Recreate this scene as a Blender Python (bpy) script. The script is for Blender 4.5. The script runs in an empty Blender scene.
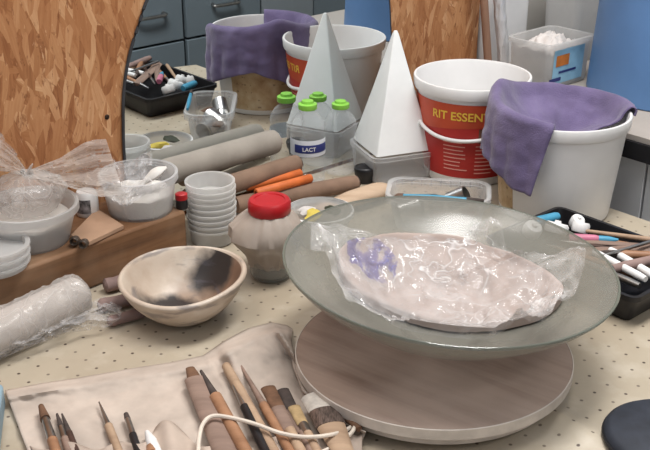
import bpy, bmesh, math, random
from mathutils import Vector, Matrix, noise
R = math.radians
random.seed(7)
sc = bpy.context.scene
COL = sc.collection

# ------------------------------------------------------------------ camera
F = 1050.0; PIT = R(24); CH = 0.77            # table top is z = 0
FW = Vector((0, math.cos(PIT), -math.sin(PIT))); UP = Vector((0, math.sin(PIT), math.cos(PIT)))
CAM = Vector((0, 0, CH))
cd = bpy.data.cameras.new('camera'); cam = bpy.data.objects.new('camera', cd); COL.objects.link(cam)
cam.location = CAM; cam.rotation_euler = (R(90) - PIT, 0, 0)
cd.sensor_width = 36; cd.lens = 36 * F / 650; cd.clip_start = 0.05
sc.camera = cam

def ray(x, y): return Vector(((x - 325) / F, 0, 0)) + UP * ((225 - y) / F) + FW
def at(x, y, z=0.0):                            # point at height z seen at (x, y) in the photo
    r = ray(x, y); return CAM + r * ((z - CH) / r.z)
# the bench frame: u runs along the back board, w out from it
A = R(41.5); D = 1.515
NV = Vector((math.sin(A), -math.cos(A), 0)); UV = Vector((math.cos(A), math.sin(A), 0))
def W(u, w, z=0.0): return UV * u + NV * (w - D) + Vector((0, 0, z))
def refl(x, y, w):                              # (u, z) of a point at distance w in front of the mirror, seen reflected at (x, y)
    r = ray(x, y); p0 = NV * (-w - D); t = (p0 - CAM).dot(NV) / r.dot(NV)
    p = CAM + r * t; return p.dot(UV), p.z

# ------------------------------------------------------------------ geometry helpers: a geo is (verts, faces)
def join(*gs):
    V, Fc = [], []
    for v, f in gs:
        o = len(V); V += [Vector(p) for p in v]; Fc += [[i + o for i in q] for q in f]
    return V, Fc
def move(g, d): d = Vector(d); return [Vector(p) + d for p in g[0]], g[1]
def xf(g, m): return [m @ Vector(p) for p in g[0]], g[1]
def rotz(g, a): return xf(g, Matrix.Rotation(a, 4, 'Z'))
def box(x0, x1, y0, y1, z0, z1):
    v = [Vector((x, y, z)) for z in (z0, z1) for y in (y0, y1) for x in (x0, x1)]
    return v, [[0, 2, 3, 1], [4, 5, 7, 6], [0, 1, 5, 4], [2, 6, 7, 3], [0, 4, 6, 2], [1, 3, 7, 5]]
def lathe(pr, seg=48, a0=0.0, a1=None, fn=None):
    full = a1 is None
    n = seg if full else seg + 1
    V, Fc, rings = [], [], []
    for (r, z) in pr:
        if r < 1e-6 and full:
            rings.append([len(V)]); V.append(Vector((0, 0, z))); continue
        ring = []
        for k in range(n):
            a = a0 + ((2 * math.pi) if full else (a1 - a0)) * k / seg
            p = Vector((r * math.cos(a), r * math.sin(a), z))
            if fn: p = fn(p, a)
            ring.append(len(V)); V.append(p)
        rings.append(ring)
    for i in range(len(rings) - 1):
        p, q = rings[i], rings[i + 1]
        m = seg
        for k in range(m):
            k2 = (k + 1) % n
            if len(p) == 1 and len(q) == 1: continue
            if len(p) == 1: Fc.append([p[0], q[k2], q[k]])
            elif len(q) == 1: Fc.append([p[k], p[k2], q[0]])
            else: Fc.append([p[k], p[k2], q[k2], q[k]])
    return V, Fc
def frame(d):
    d = d.normalized(); a = Vector((0, 0, 1)) if abs(d.z) < .9 else Vector((1, 0, 0))
    x = d.cross(a).normalized(); return x, x.cross(d).normalized()
def tube(pts, rad, seg=10, flat=1.0, caps=True, fn=None):
    pts = [Vector(p) for p in pts]; n = len(pts)
    if not isinstance(rad, (list, tuple)): rad = [rad] * n
    V, Fc = [], []
    for i, p in enumerate(pts):
        d = pts[min(i + 1, n - 1)] - pts[max(i - 1, 0)]
        x, y = frame(d)
        for k in range(seg):
            a = 2 * math.pi * k / seg
            q = p + x * (math.cos(a) * rad[i]) + y * (math.sin(a) * rad[i] * flat)
            if fn: q = fn(q, p)
            V.append(q)
    for i in range(n - 1):
        for k in range(seg):
            k2 = (k + 1) % seg
            Fc.append([i * seg + k, i * seg + k2, (i + 1) * seg + k2, (i + 1) * seg + k])
    if caps: Fc.append(list(range(seg))[::-1]); Fc.append([(n - 1) * seg + k for k in range(seg)])
    return V, Fc
def lerp(a, b, t): return a + (b - a) * t
def poly(pts, t):                               # point on a polyline, t in 0..1 by length
    pts = [Vector(p) for p in pts]
    L = [0]
    for i in range(1, len(pts)): L.append(L[-1] + (pts[i] - pts[i - 1]).length)
    s = t * L[-1]
    for i in range(1, len(pts)):
        if s <= L[i] or i == len(pts) - 1:
            return pts[i - 1].lerp(pts[i], (s - L[i - 1]) / max(L[i] - L[i - 1], 1e-9))
def smooth(pts, n=40):                          # Catmull-Rom through points
    pts = [Vector(p) for p in pts]; out = []
    P = [pts[0] * 2 - pts[1]] + pts + [pts[-1] * 2 - pts[-2]]
    m = len(pts) - 1
    for i in range(n + 1):
        s = min(i / n * m, m - 1e-6); k = int(s); t = s - k
        a, b, c, d = P[k], P[k + 1], P[k + 2], P[k + 3]
        out.append(0.5 * ((2 * b) + (c - a) * t + (2 * a - 5 * b + 4 * c - d) * t * t + (3 * b - a - 3 * c + d) * t ** 3))
    return out
def grid(nu, nv, fn):
    V = [Vector(fn(i / nu, j / nv)) for j in range(nv + 1) for i in range(nu + 1)]
    Fc = [[j * (nu + 1) + i, j * (nu + 1) + i + 1, (j + 1) * (nu + 1) + i + 1, (j + 1) * (nu + 1) + i] for j in range(nv) for i in range(nu)]
    return V, Fc
def rrect(hx, hy, r, n=6):
    out = []
    for cx, cy, a in ((hx - r, hy - r, 0), (-hx + r, hy - r, 90), (-hx + r, -hy + r, 180), (hx - r, -hy + r, 270)):
        for k in range(n + 1):
            t = R(a + 90 * k / n); out.append((cx + r * math.cos(t), cy + r * math.sin(t)))
    return out
def loft(loops, cap0=True, cap1=True):
    n = len(loops[0]); V = [Vector(p) for l in loops for p in l]; Fc = []
    for i in range(len(loops) - 1):
        for k in range(n):
            k2 = (k + 1) % n
            Fc.append([i * n + k, i * n + k2, (i + 1) * n + k2, (i + 1) * n + k])
    if cap0: Fc.append(list(range(n))[::-1])
    if cap1: Fc.append([(len(loops) - 1) * n + k for k in range(n)])
    return V, Fc
def rtub(hx, hy, r, h, taper=.9, t=.0015, lip=.004):      # open rounded rectangular tub with a rim, base at z = 0
    def L(sx, z, d=0): return [Vector((x, y, z)) for x, y in rrect(hx * sx + d, hy * sx + d, max(r * sx + d, .002))]
    ls = [L(taper, 0, -.004), L(taper, .004), L(1, h - .008), L(1, h - .008, lip), L(1, h, lip), L(1, h, -t), L(taper, .006, -t)]
    return loft(ls)
def ridged(p, s, o=3):
    v, a = 0, 1
    for i in range(o):
        q = Vector(p) * s; v += a * (1 - abs(noise.noise(q)) * 2); a *= .5; s *= 2.1
    return v
def fbm(p, s, o=3):
    v, a = 0, 1
    for i in range(o): v += a * noise.noise(Vector(p) * s); a *= .5; s *= 2
    return v

def obj(name, g, m, parent=None, sharp=40, bevel=0, bseg=2, sub=0, solid=0, at0=None):
    v, f = g
    if at0 is not None: v = [Vector(p) - at0 for p in v]
    me = bpy.data.meshes.new(name); me.from_pydata([tuple(p) for p in v], [], f)
    bm = bmesh.new(); bm.from_mesh(me); bmesh.ops.recalc_face_normals(bm, faces=bm.faces); bm.to_mesh(me); bm.free()
    me.polygons.foreach_set('use_smooth', [True] * len(me.polygons))
    me.set_sharp_from_angle(angle=R(sharp))
    me.materials.append(m); me.update()
    o = bpy.data.objects.new(name, me); COL.objects.link(o)
    if solid:
        s = o.modifiers.new('solid', 'SOLIDIFY'); s.thickness = solid; s.offset = 0
    if bevel:
        b = o.modifiers.new('bevel', 'BEVEL'); b.width = bevel; b.segments = bseg; b.limit_method = 'ANGLE'
    if sub:
        b = o.modifiers.new('sub', 'SUBSURF'); b.levels = sub; b.render_levels = sub
    if parent: o.parent = parent
    elif at0 is not None: o.location = at0
    return o
def tag(o, label, cat, group=None, kind=None):
    if label: o['label'] = label
    if cat: o['category'] = cat
    if group: o['group'] = group
    if kind: o['kind'] = kind
    return o
def thing(name, label, cat, loc=(0, 0, 0), rz=0, group=None):
    o = bpy.data.objects.new(name, None); COL.objects.link(o); o.empty_display_size = .02
    o.location = loc; o.rotation_euler = (0, 0, rz)
    return tag(o, label, cat, group)
def struct(o): o['kind'] = 'structure'; return o

# ------------------------------------------------------------------ materials
def S(r, g, b):
    f = lambda c: (c / 255 / 12.92) if c <= 10 else ((c / 255 + .055) / 1.055) ** 2.4
    return (f(r), f(g), f(b), 1)
class N:
    def __init__(s, name):
        s.m = bpy.data.materials.new(name); s.m.use_nodes = True; s.t = s.m.node_tree
        s.b = s.t.nodes['Principled BSDF']
    def n(s, typ, **k):
        x = s.t.nodes.new(typ)
        for a, v in k.items():
            if a[:2] == 'i_':
                x.inputs[a[2:].replace('_', ' ')].default_value = v
            else: setattr(x, a, v)
        return x
    def l(s, a, b): s.t.links.new(a, b)
    def coord(s, rot=(0, 0, 0), scale=(1, 1, 1), loc=(0, 0, 0), src=None):
        mp = s.n('ShaderNodeMapping')
        s.l(src or s.n('ShaderNodeTexCoord').outputs['Object'], mp.inputs[0])
        mp.inputs['Rotation'].default_value = rot; mp.inputs['Scale'].default_value = scale; mp.inputs['Location'].default_value = loc
        return mp.outputs[0]
    def noise(s, vec, scale, detail=4, rough=.55):
        x = s.n('ShaderNodeTexNoise', i_Scale=scale, i_Detail=detail, i_Roughness=rough); s.l(vec, x.inputs['Vector']); return x.outputs['Fac']
    def ramp(s, fac, stops):
        x = s.n('ShaderNodeValToRGB'); e = x.color_ramp.elements
        while len(e) < len(stops): e.new(.5)
        for i, (p, c) in enumerate(stops): e[i].position = p; e[i].color = c if len(c) == 4 else (*c, 1)
        s.l(fac, x.inputs[0]); return x.outputs[0]
    def mix(s, fac, a, b, mode='MIX'):
        x = s.n('ShaderNodeMix', data_type='RGBA', blend_type=mode)
        for v, i in ((fac, 0), (a, 6), (b, 7)):
            if hasattr(v, 'is_linked'): s.l(v, x.inputs[i])
            else: x.inputs[i].default_value = v
        return x.outputs[2]
    def math(s, op, a, b=0.0, c=0.0, clamp=False):
        x = s.n('ShaderNodeMath', operation=op, use_clamp=clamp)
        for i, v in enumerate((a, b, c)):
            if hasattr(v, 'is_linked'): s.l(v, x.inputs[i])
            else: x.inputs[i].default_value = v
        return x.outputs[0]
    def creases(s, vec, scale):                  # thin pale fold lines of crumpled film
        out = None
        for k, (sc_, w) in enumerate(((scale, .018), (scale * 2.3, .022))):
            x = s.n('ShaderNodeTexNoise', i_Scale=sc_, i_Detail=1.5); s.l(vec, x.inputs['Vector'])
            r = s.ramp(s.math('ABSOLUTE', s.math('SUBTRACT', x.outputs['Fac'], .5)), [(0, (1, 1, 1, 1)), (w, (0, 0, 0, 1))])
            out = r if out is None else s.math('MAXIMUM', out, r)
        return out
    def bump(s, h, st=.3, dist=.002):
        x = s.n('ShaderNodeBump', i_Strength=st, i_Distance=dist); s.l(h, x.inputs['Height']); s.l(x.outputs[0], s.b.inputs['Normal'])
    def col(s, c):
        if hasattr(c, 'is_linked'): s.l(c, s.b.inputs['Base Color'])
        else: s.b.inputs['Base Color'].default_value = c
    def set(s, **k):
        for a, v in k.items(): s.b.inputs[a.replace('_', ' ')].default_value = v
        return s
CACHE = {}
def mottled(name, c, var=.12, scale=25, rough=.6, bump=0, c2=None, spec=.4, metal=0, stretch=(1, 1, 1), rot=(0, 0, 0)):
    if name in CACHE: return CACHE[name]
    n = N(name); v = n.coord(scale=stretch, rot=rot)
    f = n.noise(v, scale)
    d = c2 or tuple(x * (1 - var * 2.5) for x in c[:3]) + (1,)
    lt = tuple(min(1, x * (1 + var)) for x in c[:3]) + (1,)
    n.col(n.ramp(f, [(.3, d), (.62, c), (.8, lt)]))
    n.set(Roughness=rough, Specular_IOR_Level=spec, Metallic=metal)
    if bump: n.bump(f, bump, .003)
    CACHE[name] = n.m; return n.m
def clear(name, c, alpha, edge=.35, rough=.15, spec=.6, bump=0, bscale=60, smudge=0, trans=0, crease=0):
    if name in CACHE: return CACHE[name]
    n = N(name)
    lw = n.n('ShaderNodeLayerWeight', i_Blend=.35)
    a = n.math('MULTIPLY_ADD', lw.outputs['Facing'], edge, alpha, clamp=True)
    v = n.coord(); f = n.noise(v, bscale)
    if smudge: a = n.math('MULTIPLY_ADD', n.noise(v, 14), smudge, n.math('SUBTRACT', a, smudge * .5), clamp=True)
    if crease: a = n.math('MULTIPLY_ADD', n.math('MULTIPLY', n.creases(v, crease), n.noise(v, 9)), .4, a, clamp=True)
    n.l(a, n.b.inputs['Alpha'])
    n.col(n.mix(f, c, tuple(x * .9 for x in c[:3]) + (1,)))
    n.set(Roughness=rough, Specular_IOR_Level=spec)
    if bump: n.bump(f, bump, .004)
    if trans:
        tr = n.n('ShaderNodeBsdfTranslucent'); tr.inputs[0].default_value = c
        tp = n.n('ShaderNodeBsdfTransparent'); m1 = n.n('ShaderNodeMixShader'); m2 = n.n('ShaderNodeMixShader')
        n.l(a, m1.inputs[0]); n.l(tp.outputs[0], m1.inputs[1]); n.l(tr.outputs[0], m1.inputs[2])
        m2.inputs[0].default_value = trans; n.l(n.b.outputs[0], m2.inputs[1]); n.l(m1.outputs[0], m2.inputs[2])
        n.l(m2.outputs[0], n.t.nodes['Material Output'].inputs[0])
    CACHE[name] = n.m; return n.m

def m_osb():
    n = N('oriented strand board'); src = n.n('ShaderNodeTexCoord').outputs['Object']
    base = None
    nz = n.n('ShaderNodeTexNoise', i_Scale=7.0, i_Detail=2.0); n.l(src, nz.inputs['Vector'])
    wob = n.n('ShaderNodeMixRGB', blend_type='LINEAR_LIGHT'); wob.inputs[0].default_value = .012
    n.l(src, wob.inputs[1]); n.l(nz.outputs['Color'], wob.inputs[2])
    for i, (rot, sx, sz, off) in enumerate(((R(6), 60, 14, 0), (R(-24), 52, 12, 3.1), (R(70), 60, 18, 7.7), (R(30), 55, 13, 9.1), (R(-5), 44, 10, 5.2), (R(14), 70, 14, 2.4), (R(-12), 90, 22, 6.3))):
        vv = n.coord(rot=(0, rot, 0), src=wob.outputs[0], loc=(off, 0, off))
        v = n.coord(scale=(sx, .01, sz), src=vv)
        vo = n.n('ShaderNodeTexVoronoi', i_Scale=1.0); n.l(v, vo.inputs['Vector'])
        sp = n.n('ShaderNodeSeparateColor'); n.l(vo.outputs['Color'], sp.inputs[0])
        fib = n.noise(n.coord(scale=(260, 1, 14), src=vv), 1.0, 3)
        tone = n.math('ADD', n.math('MULTIPLY', sp.outputs[0], .62), n.math('MULTIPLY', fib, .5))
        c = n.ramp(tone, [(.15, S(128, 78, 46)), (.42, S(164, 112, 72)), (.68, S(184, 134, 92)), (.95, S(210, 166, 124))])
        base = c if base is None else n.mix(n.math('GREATER_THAN', sp.outputs[1], .60), base, c)
        # dark thin seams round the strands
        vd = n.n('ShaderNodeTexVoronoi', i_Scale=1.0, feature='DISTANCE_TO_EDGE'); n.l(v, vd.inputs['Vector'])
        if i in (0, 1, 3):
            seam = n.math('MULTIPLY', n.math('LESS_THAN', vd.outputs[0], .035), n.math('GREATER_THAN', n.noise(src, 22), .5))
            base = n.mix(n.math('MULTIPLY', seam, .4), base, S(120, 70, 38))
    fl = n.noise(n.coord(scale=(110, 1, 34), src=wob.outputs[0], rot=(0, .25, 0)), 1, 4, .7)
    base = n.mix(n.ramp(fl, [(.58, (0, 0, 0, 1)), (.66, (.8, .8, .8, 1))]), base, S(112, 66, 38))
    base = n.mix(n.ramp(fl, [(.30, (.7, .7, .7, 1)), (.38, (0, 0, 0, 1))]), base, S(218, 178, 138))
    pt = n.noise(src, 9, 3)
    base = n.mix(n.ramp(pt, [(.35, (0, 0, 0, 1)), (.75, (.4, .4, .4, 1))]), base, S(158, 98, 58))
    n.col(base); n.set(Roughness=.55, Specular_IOR_Level=.35); n.bump(n.noise(n.coord(scale=(90, 1, 25), src=src), 1, 4), .35, .003)
    return n.m
def m_vinyl():
    n = N('cream vinyl with dots'); src = n.n('ShaderNodeTexCoord').outputs['Object']
    v = n.coord(scale=(1 / .029, 1 / .029, 0), src=src, loc=(.2, .35, 0))
    fr = n.n('ShaderNodeVectorMath', operation='FRACTION'); n.l(v, fr.inputs[0])
    sb = n.n('ShaderNodeVectorMath', operation='SUBTRACT'); n.l(fr.outputs[0], sb.inputs[0]); sb.inputs[1].default_value = (.5, .5, 0)
    ln = n.n('ShaderNodeVectorMath', operation='LENGTH'); n.l(sb.outputs[0], ln.inputs[0])
    fl = n.n('ShaderNodeVectorMath', operation='FLOOR'); n.l(v, fl.inputs[0])
    wn = n.n('ShaderNodeTexWhiteNoise'); n.l(fl.outputs[0], wn.inputs['Vector'])
    dot = n.ramp(ln.outputs['Value'], [(.058, (1, 1, 1, 1)), (.095, (0, 0, 0, 1))])
    dot = n.math('MULTIPLY', dot, n.math('MULTIPLY_ADD', wn.outputs['Value'], .4, .6))
    c = n.ramp(n.noise(src, 3.5, 5), [(.3, S(158, 145, 126)), (.55, S(174, 162, 143)), (.75, S(186, 175, 158))])
    dust = n.ramp(n.noise(src, 17, 6), [(.5, (0, 0, 0, 1)), (.78, (.35, .35, .35, 1))])
    c = n.mix(dust, c, S(214, 206, 192))
    n.col(n.mix(dot, c, S(64, 48, 42))); n.set(Roughness=.42, Specular_IOR_Level=.45)
    n.bump(n.noise(src, 30, 3), .08, .002)
    return n.m
def m_wood(name, c1, c2, rough=.55, along='X', scale=10, dust=None):
    if name in CACHE: return CACHE[name]
    n = N(name); src = n.n('ShaderNodeTexCoord').outputs['Object']
    s = {'X': (2, 30, 30), 'Y': (30, 2, 30), 'Z': (30, 30, 2)}[along]
    f = n.noise(n.coord(scale=s, src=src), scale / 10, 6, .65)
    c = n.ramp(f, [(.3, c2), (.55, c1), (.75, tuple(min(1, x * 1.15) for x in c1[:3]) + (1,))])
    if dust:
        c = n.mix(n.ramp(n.noise(src, 7, 5), [(.4, (0, 0, 0, 1)), (.75, (.7, .7, .7, 1))]), c, dust)
    n.col(c); n.set(Roughness=rough, Specular_IOR_Level=.3); n.bump(f, .2, .002)
    CACHE[name] = n.m; return n.m
def m_burnt():
    n = N('smoke fired clay'); src = n.n('ShaderNodeTexCoord').outputs['Object']
    sx = n.n('ShaderNodeSeparateXYZ'); n.l(src, sx.inputs[0])
    f = n.noise(src, 16, 6)
    nz = n.n('ShaderNodeTexNoise', i_Scale=24.0, i_Detail=4.0); n.l(src, nz.inputs['Vector'])
    wd_ = n.n('ShaderNodeMixRGB', blend_type='LINEAR_LIGHT'); wd_.inputs[0].default_value = .022; n.l(src, wd_.inputs[1]); n.l(nz.outputs['Color'], wd_.inputs[2])
    c = n.ramp(f, [(.3, S(176, 156, 138)), (.6, S(196, 182, 166)), (.8, S(208, 200, 190))])
    inside = n.math('LESS_THAN', n.math('ADD', n.math('POWER', sx.outputs[0], 2), n.math('POWER', sx.outputs[1], 2)), .0076)
    def blob(x, y, rx, ry, soft):
        v = n.coord(scale=(1 / rx, 1 / ry, 0), loc=(-x / rx, -y / ry, 0), src=wd_.outputs[0]); l_ = n.n('ShaderNodeVectorMath', operation='LENGTH'); n.l(v, l_.inputs[0])
        return n.ramp(l_.outputs['Value'], [(max(0, 1 - soft), (1, 1, 1, 1)), (1, (0, 0, 0, 1))])
    c = n.mix(n.math('MULTIPLY', n.math('MULTIPLY', blob(.066, .006, .05, .06, .5), inside), .85), c, S(112, 78, 56))
    c = n.mix(n.math('MULTIPLY', n.math('MULTIPLY', blob(.01, .03, .05, .05, .6), inside), .6), c, S(120, 92, 72))
    k1 = n.math('MAXIMUM', blob(.04, .058, .042, .036, .45), blob(-.012, -.004, .066, .038, .35))
    c = n.mix(n.math('MULTIPLY', n.math('MULTIPLY', k1, inside), .96), c, S(32, 28, 30))
    st = n.ramp(n.noise(n.coord(scale=(10, 10, 40), rot=(.5, .3, 0), src=src), 1.2, 4), [(.56, (0, 0, 0, 1)), (.64, (1, 1, 1, 1))])
    c = n.mix(n.math('MULTIPLY', st, .55), c, S(84, 80, 88))
    n.col(c); n.set(Roughness=.38, Specular_IOR_Level=.45)
    return n.m
def m_bag():                                    # the printed, crumpled bag in the glass bowl
    n = N('crumpled clear film'); src = n.n('ShaderNodeTexCoord').outputs['Object']
    f = n.noise(src, 16, 4, .6); w = n.noise(n.coord(scale=(30, 9, 30), rot=(0, 0, .6), src=src), 1.2, 3)
    lw = n.n('ShaderNodeLayerWeight', i_Blend=.4)
    a = n.math('MULTIPLY_ADD', lw.outputs['Facing'], .4, n.math('MULTIPLY_ADD', f, .65, -.19), clamp=True)
    vo = n.n('ShaderNodeTexVoronoi', i_Scale=34.0, feature='SMOOTH_F1'); n.l(n.coord(scale=(1.4, .8, 1), rot=(0, 0, .5), src=src), vo.inputs['Vector'])
    cr = n.creases(src, 11)
    a = n.math('MULTIPLY_ADD', n.math('MULTIPLY', cr, n.ramp(n.noise(src, 8, 2), [(.4, (0, 0, 0, 1)), (.65, (1, 1, 1, 1))])), .4, a, clamp=True)
    d = n.n('ShaderNodeVectorMath', operation='DISTANCE'); n.l(src, d.inputs[0]); d.inputs[1].default_value = tuple(BAGC)
    pm = n.math('MULTIPLY', n.math('LESS_THAN', n.math('MULTIPLY_ADD', f, .04, d.outputs['Value']), .062), n.ramp(w, [(.42, (0, 0, 0, 1)), (.5, (1, 1, 1, 1))]))
    n.col(n.mix(pm, S(222, 219, 218), S(128, 126, 168)))
    n.l(n.math('MULTIPLY_ADD', pm, .3, a, clamp=True), n.b.inputs['Alpha'])
    n.set(Roughness=.1, Specular_IOR_Level=1.0); n.bump(n.math('ADD', vo.outputs['Distance'], n.math('MULTIPLY', f, .7)), 1.0, .018)
    return n.m
def m_towel():
    n = N('purple towelling'); src = n.n('ShaderNodeTexCoord').outputs['Object']
    f = n.noise(src, 12, 5); h = n.noise(src, 420, 2)
    n.col(n.ramp(f, [(.3, S(88, 78, 108)), (.55, S(108, 97, 131)), (.8, S(122, 111, 144))]))
    n.set(Roughness=.95, Specular_IOR_Level=.1, Sheen_Weight=.3); n.bump(h, .5, .003); return n.m
def m_stain():
    n = N('stained paper label'); src = n.n('ShaderNodeTexCoord').outputs['Object']
    sx = n.n('ShaderNodeSeparateXYZ'); n.l(src, sx.inputs[0])
    c = n.ramp(n.noise(src, 24, 6), [(.3, S(150, 118, 84)), (.5, S(184, 158, 122)), (.7, S(208, 190, 160))])
    ln = n.math('LESS_THAN', n.math('FRACT', n.math('MULTIPLY', sx.outputs[2], 55)), .22)
    ln = n.math('MULTIPLY', ln, n.math('GREATER_THAN', n.noise(n.coord(scale=(60, 60, 8), src=src), 1), .56))
    n.col(n.mix(n.math('MULTIPLY', ln, .5), c, S(90, 66, 52))); n.set(Roughness=.8); return n.m
def m_foil():
    n = N('creased foil'); v = n.coord(scale=(60, 60, 14)); n.col(S(226, 226, 228)); n.set(Metallic=.45, Roughness=.3)
    n.bump(n.noise(v, 1.0, 4), .9, .01); return n.m
def m_stripes():
    n = N('striped towelling'); src = n.n('ShaderNodeTexCoord').outputs['Object']; sx = n.n('ShaderNodeSeparateXYZ'); n.l(src, sx.inputs[0])
    t = n.math('FRACT', n.math('MULTIPLY', n.math('ADD', sx.outputs[0], n.math('MULTIPLY', n.noise(src, 6), .05)), 12))
    x = n.ramp(t, [(0, S(196, 198, 206)), (.3, S(90, 120, 170)), (.45, S(200, 202, 208)), (.62, S(170, 70, 76)), (.74, S(205, 205, 210))])
    x.node.color_ramp.interpolation = 'CONSTANT'; n.col(x); n.set(Roughness=.9); return n.m

OSB = m_osb(); VINYL = m_vinyl(); BURNT = m_burnt(); TOWEL = m_towel(); STAIN = m_stain(); FOIL = m_foil()
WHITE = mottled('white plastic', S(224, 223, 222), .04, 9, .38)
WHITE2 = mottled('white plaster', S(226, 227, 226), .03, 14, .7)
INNER = mottled('dusty bucket inside', S(206, 200, 190), .06, 8, .6)
BLACK = mottled('black plastic', S(34, 33, 36), .2, 20, .4)
PLANK = m_wood('weathered plank wood', S(128, 92, 64), S(84, 58, 40), .6, 'X', 10, S(158, 132, 108))
BAT = m_wood('dusty bat wood', S(144, 124, 111), S(120, 99, 87), .55, 'X', 14, S(160, 143, 131))
EDGE = mottled('chalky rim', S(206, 196, 186), .1, 30, .6)
GREYW = m_wood('grey wood', S(138, 116, 104), S(108, 88, 78), .6, 'X')
ORANGEW = m_wood('orange wood', S(156, 116, 88), S(124, 88, 64), .45, 'X')
BEIGEW = m_wood('pale wood', S(168, 142, 118), S(138, 112, 92), .55, 'X')
DARKW = m_wood('dark wood', S(72, 52, 44), S(46, 34, 30), .55, 'X')
CANVAS = mottled('raw canvas', S(192, 178, 166), .10, 16, .92, .25, spec=.1)
CANVAS2 = mottled('pocket canvas', S(184, 168, 155), .1, 14, .92, .25, spec=.1)
CORD = mottled('cotton tape', S(216, 204, 190), .06, 60, .9)
STEEL = mottled('brushed steel', S(178, 176, 174), .12, 40, .3, metal=1)
BRISTLE = mottled('brown bristle', S(112, 82, 62), .2, 60, .9)
BRISTLED = mottled('dark bristle', S(74, 64, 60), .2, 60, .9)
BRISTLEW = mottled('white bristle', S(204, 196, 186), .1, 80, .9)
BRISTLEY = mottled('straw bristle', S(176, 150, 110), .15, 80, .9)
CLAY = mottled('pink clay', S(163, 147, 139), .07, 12, .85, .2)
CLAYM = mottled('mauve clay', S(146, 122, 116), .12, 20, .8, .3)
ROLLG = mottled('grey cloth roll', S(150, 142, 132), .08, 16, .9, .25)
ROLLB = mottled('brown card tube', S(134, 108, 90), .12, 18, .85, .2)
ORANGE = mottled('orange plastic', S(206, 106, 50), .1, 30, .55)
RED = mottled('red plastic', S(176, 30, 36), .1, 30, .35)
REDL = mottled('red printed label', S(176, 42, 38), .06, 14, .45)
ORL = mottled('orange printed band', S(190, 74, 44), .08, 18, .45)
YELLOW = mottled('yellow print', S(232, 190, 70), .04, 20, .5)
WPRINT = mottled('pale print', S(216, 150, 140), .05, 30, .6)
TAN = mottled('brown print', S(120, 82, 66), .2, 60, .6)
CARD = mottled('tan card', S(178, 144, 118), .06, 14, .85)
GREENC = mottled('green cap', S(134, 196, 74), .08, 30, .4)
GREEND = mottled('dark leaf', S(58, 62, 44), .2, 40, .7)
YEL = mottled('yellow sponge', S(206, 184, 84), .1, 40, .8)
BLUE = mottled('blue plastic', S(92, 130, 178), .06, 7, .5)
LBLUE = mottled('pale blue plastic', S(136, 160, 172), .06, 12, .5)
NAVY = mottled('navy cover', S(42, 46, 56), .15, 40, .7)
GREYB = mottled('grey blue steel', S(120, 132, 140), .03, 5, .5)
GREYL = mottled('light grey steel', S(142, 150, 156), .03, 5, .5)
COUNTER = mottled('beige worktop', S(166, 158, 150), .05, 10, .6)
DOORG = mottled('pale grey door', S(208, 210, 212), .04, 8, .5)
WALLM = mottled('painted wall', S(176, 172, 166), .03, 3, .9)
FLOORM = mottled('grey floor', S(120, 116, 110), .08, 4, .7)
BLUEP = mottled('blue paint tube', S(70, 146, 178), .08, 40, .4)
PINK = mottled('pink plastic', S(186, 110, 134), .1, 40, .5)
ORST = mottled('orange sticker', S(206, 122, 52), .1, 40, .5)
BLST = mottled('sky blue sticker', S(146, 190, 214), .1, 24, .5)
INK = mottled('navy print', S(44, 52, 112), .05, 30, .5)
PAPER = mottled('crumpled paper', S(206, 200, 196), .08, 22, .9, .4)
SLIP = mottled('white slip', S(220, 216, 210), .05, 20, .6)
GLASS = clear('frosted greenish glass', S(142, 140, 131), .50, .35, .2, .55, smudge=.2)
FILM = clear('thin clear film', S(222, 220, 220), .12, .45, .12, .9, .8, 40, .2, crease=16)
FILMM = clear('milky film', S(214, 210, 206), .26, .45, .16, .8, .8, 35, .2, trans=.3, crease=14)
TUBC = clear('clear tub plastic', S(228, 229, 230), .2, .5, .18, .6, smudge=.1, trans=.4)
TUBM = clear('milky tub plastic', S(230, 230, 229), .42, .4, .25, .5, smudge=.15, trans=.5)
CUPM = clear('milky cup plastic', S(240, 239, 237), .55, .35, .3, .5, trans=.55)
PET = clear('clear bottle plastic', S(224, 227, 230), .05, .38, .07, .9, .3, 40)
JARG = clear('clear jar glass', S(190, 192, 188), .16, .6, .06, .8)
WRAP = clear('grey beige wrap', S(178, 164, 152), .72, .3, .5, .4, .4, 30, .25)

# ------------------------------------------------------------------ the room
def uwbox(u0, u1, w0, w1, z0, z1): return box(u0, u1, -w1, -w0, z0, z1)
ORG = NV * (-D)                                 # u = w = 0; local x = u, local y = -w
def placed(o): o.location = ORG; o.rotation_euler = (0, 0, A); return o
TH = -.75
struct(placed(obj('floor', uwbox(-3, 4.5, -1, 4.5, TH - .05, TH), FLOORM)))
struct(placed(obj('wall_back', uwbox(-3, 4.5, -.12, -.045, TH, 1.9), WALLM)))
struct(placed(obj('wall_right', uwbox(3.6, 3.67, -.045, 4.5, TH, 1.9), WALLM)))
struct(placed(obj('wall_front', uwbox(.2, 3.6, 2.62, 2.7, TH, 1.9), WALLM)))

# strand board standing against the wall
t = thing('strand_board', 'orange brown strand board standing upright behind the whole workbench', 'board', ORG + Vector((0, 0, TH)), A)
obj('panel', uwbox(-.9, 1.80, -.022, 0, 0, 1.75), OSB, t, bevel=.002)
su, sz_ = .845, .205
q = at(107, 117, 0); rr = ray(107, 117); tt = (ORG - CAM).dot(NV) / rr.dot(NV); ps = CAM + rr * tt
g = xf(lathe([(0, .0016), (.003, .0016), (.0046, .0004), (.0046, -.002), (0, -.002)], 16), Matrix.Translation((ps.dot(UV), 0, ps.z - TH)) @ Matrix.Rotation(R(90), 4, 'X'))
obj('screw', g, mottled('dull screw', S(70, 52, 42), .2, 60, .5, metal=.6), t)

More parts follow.
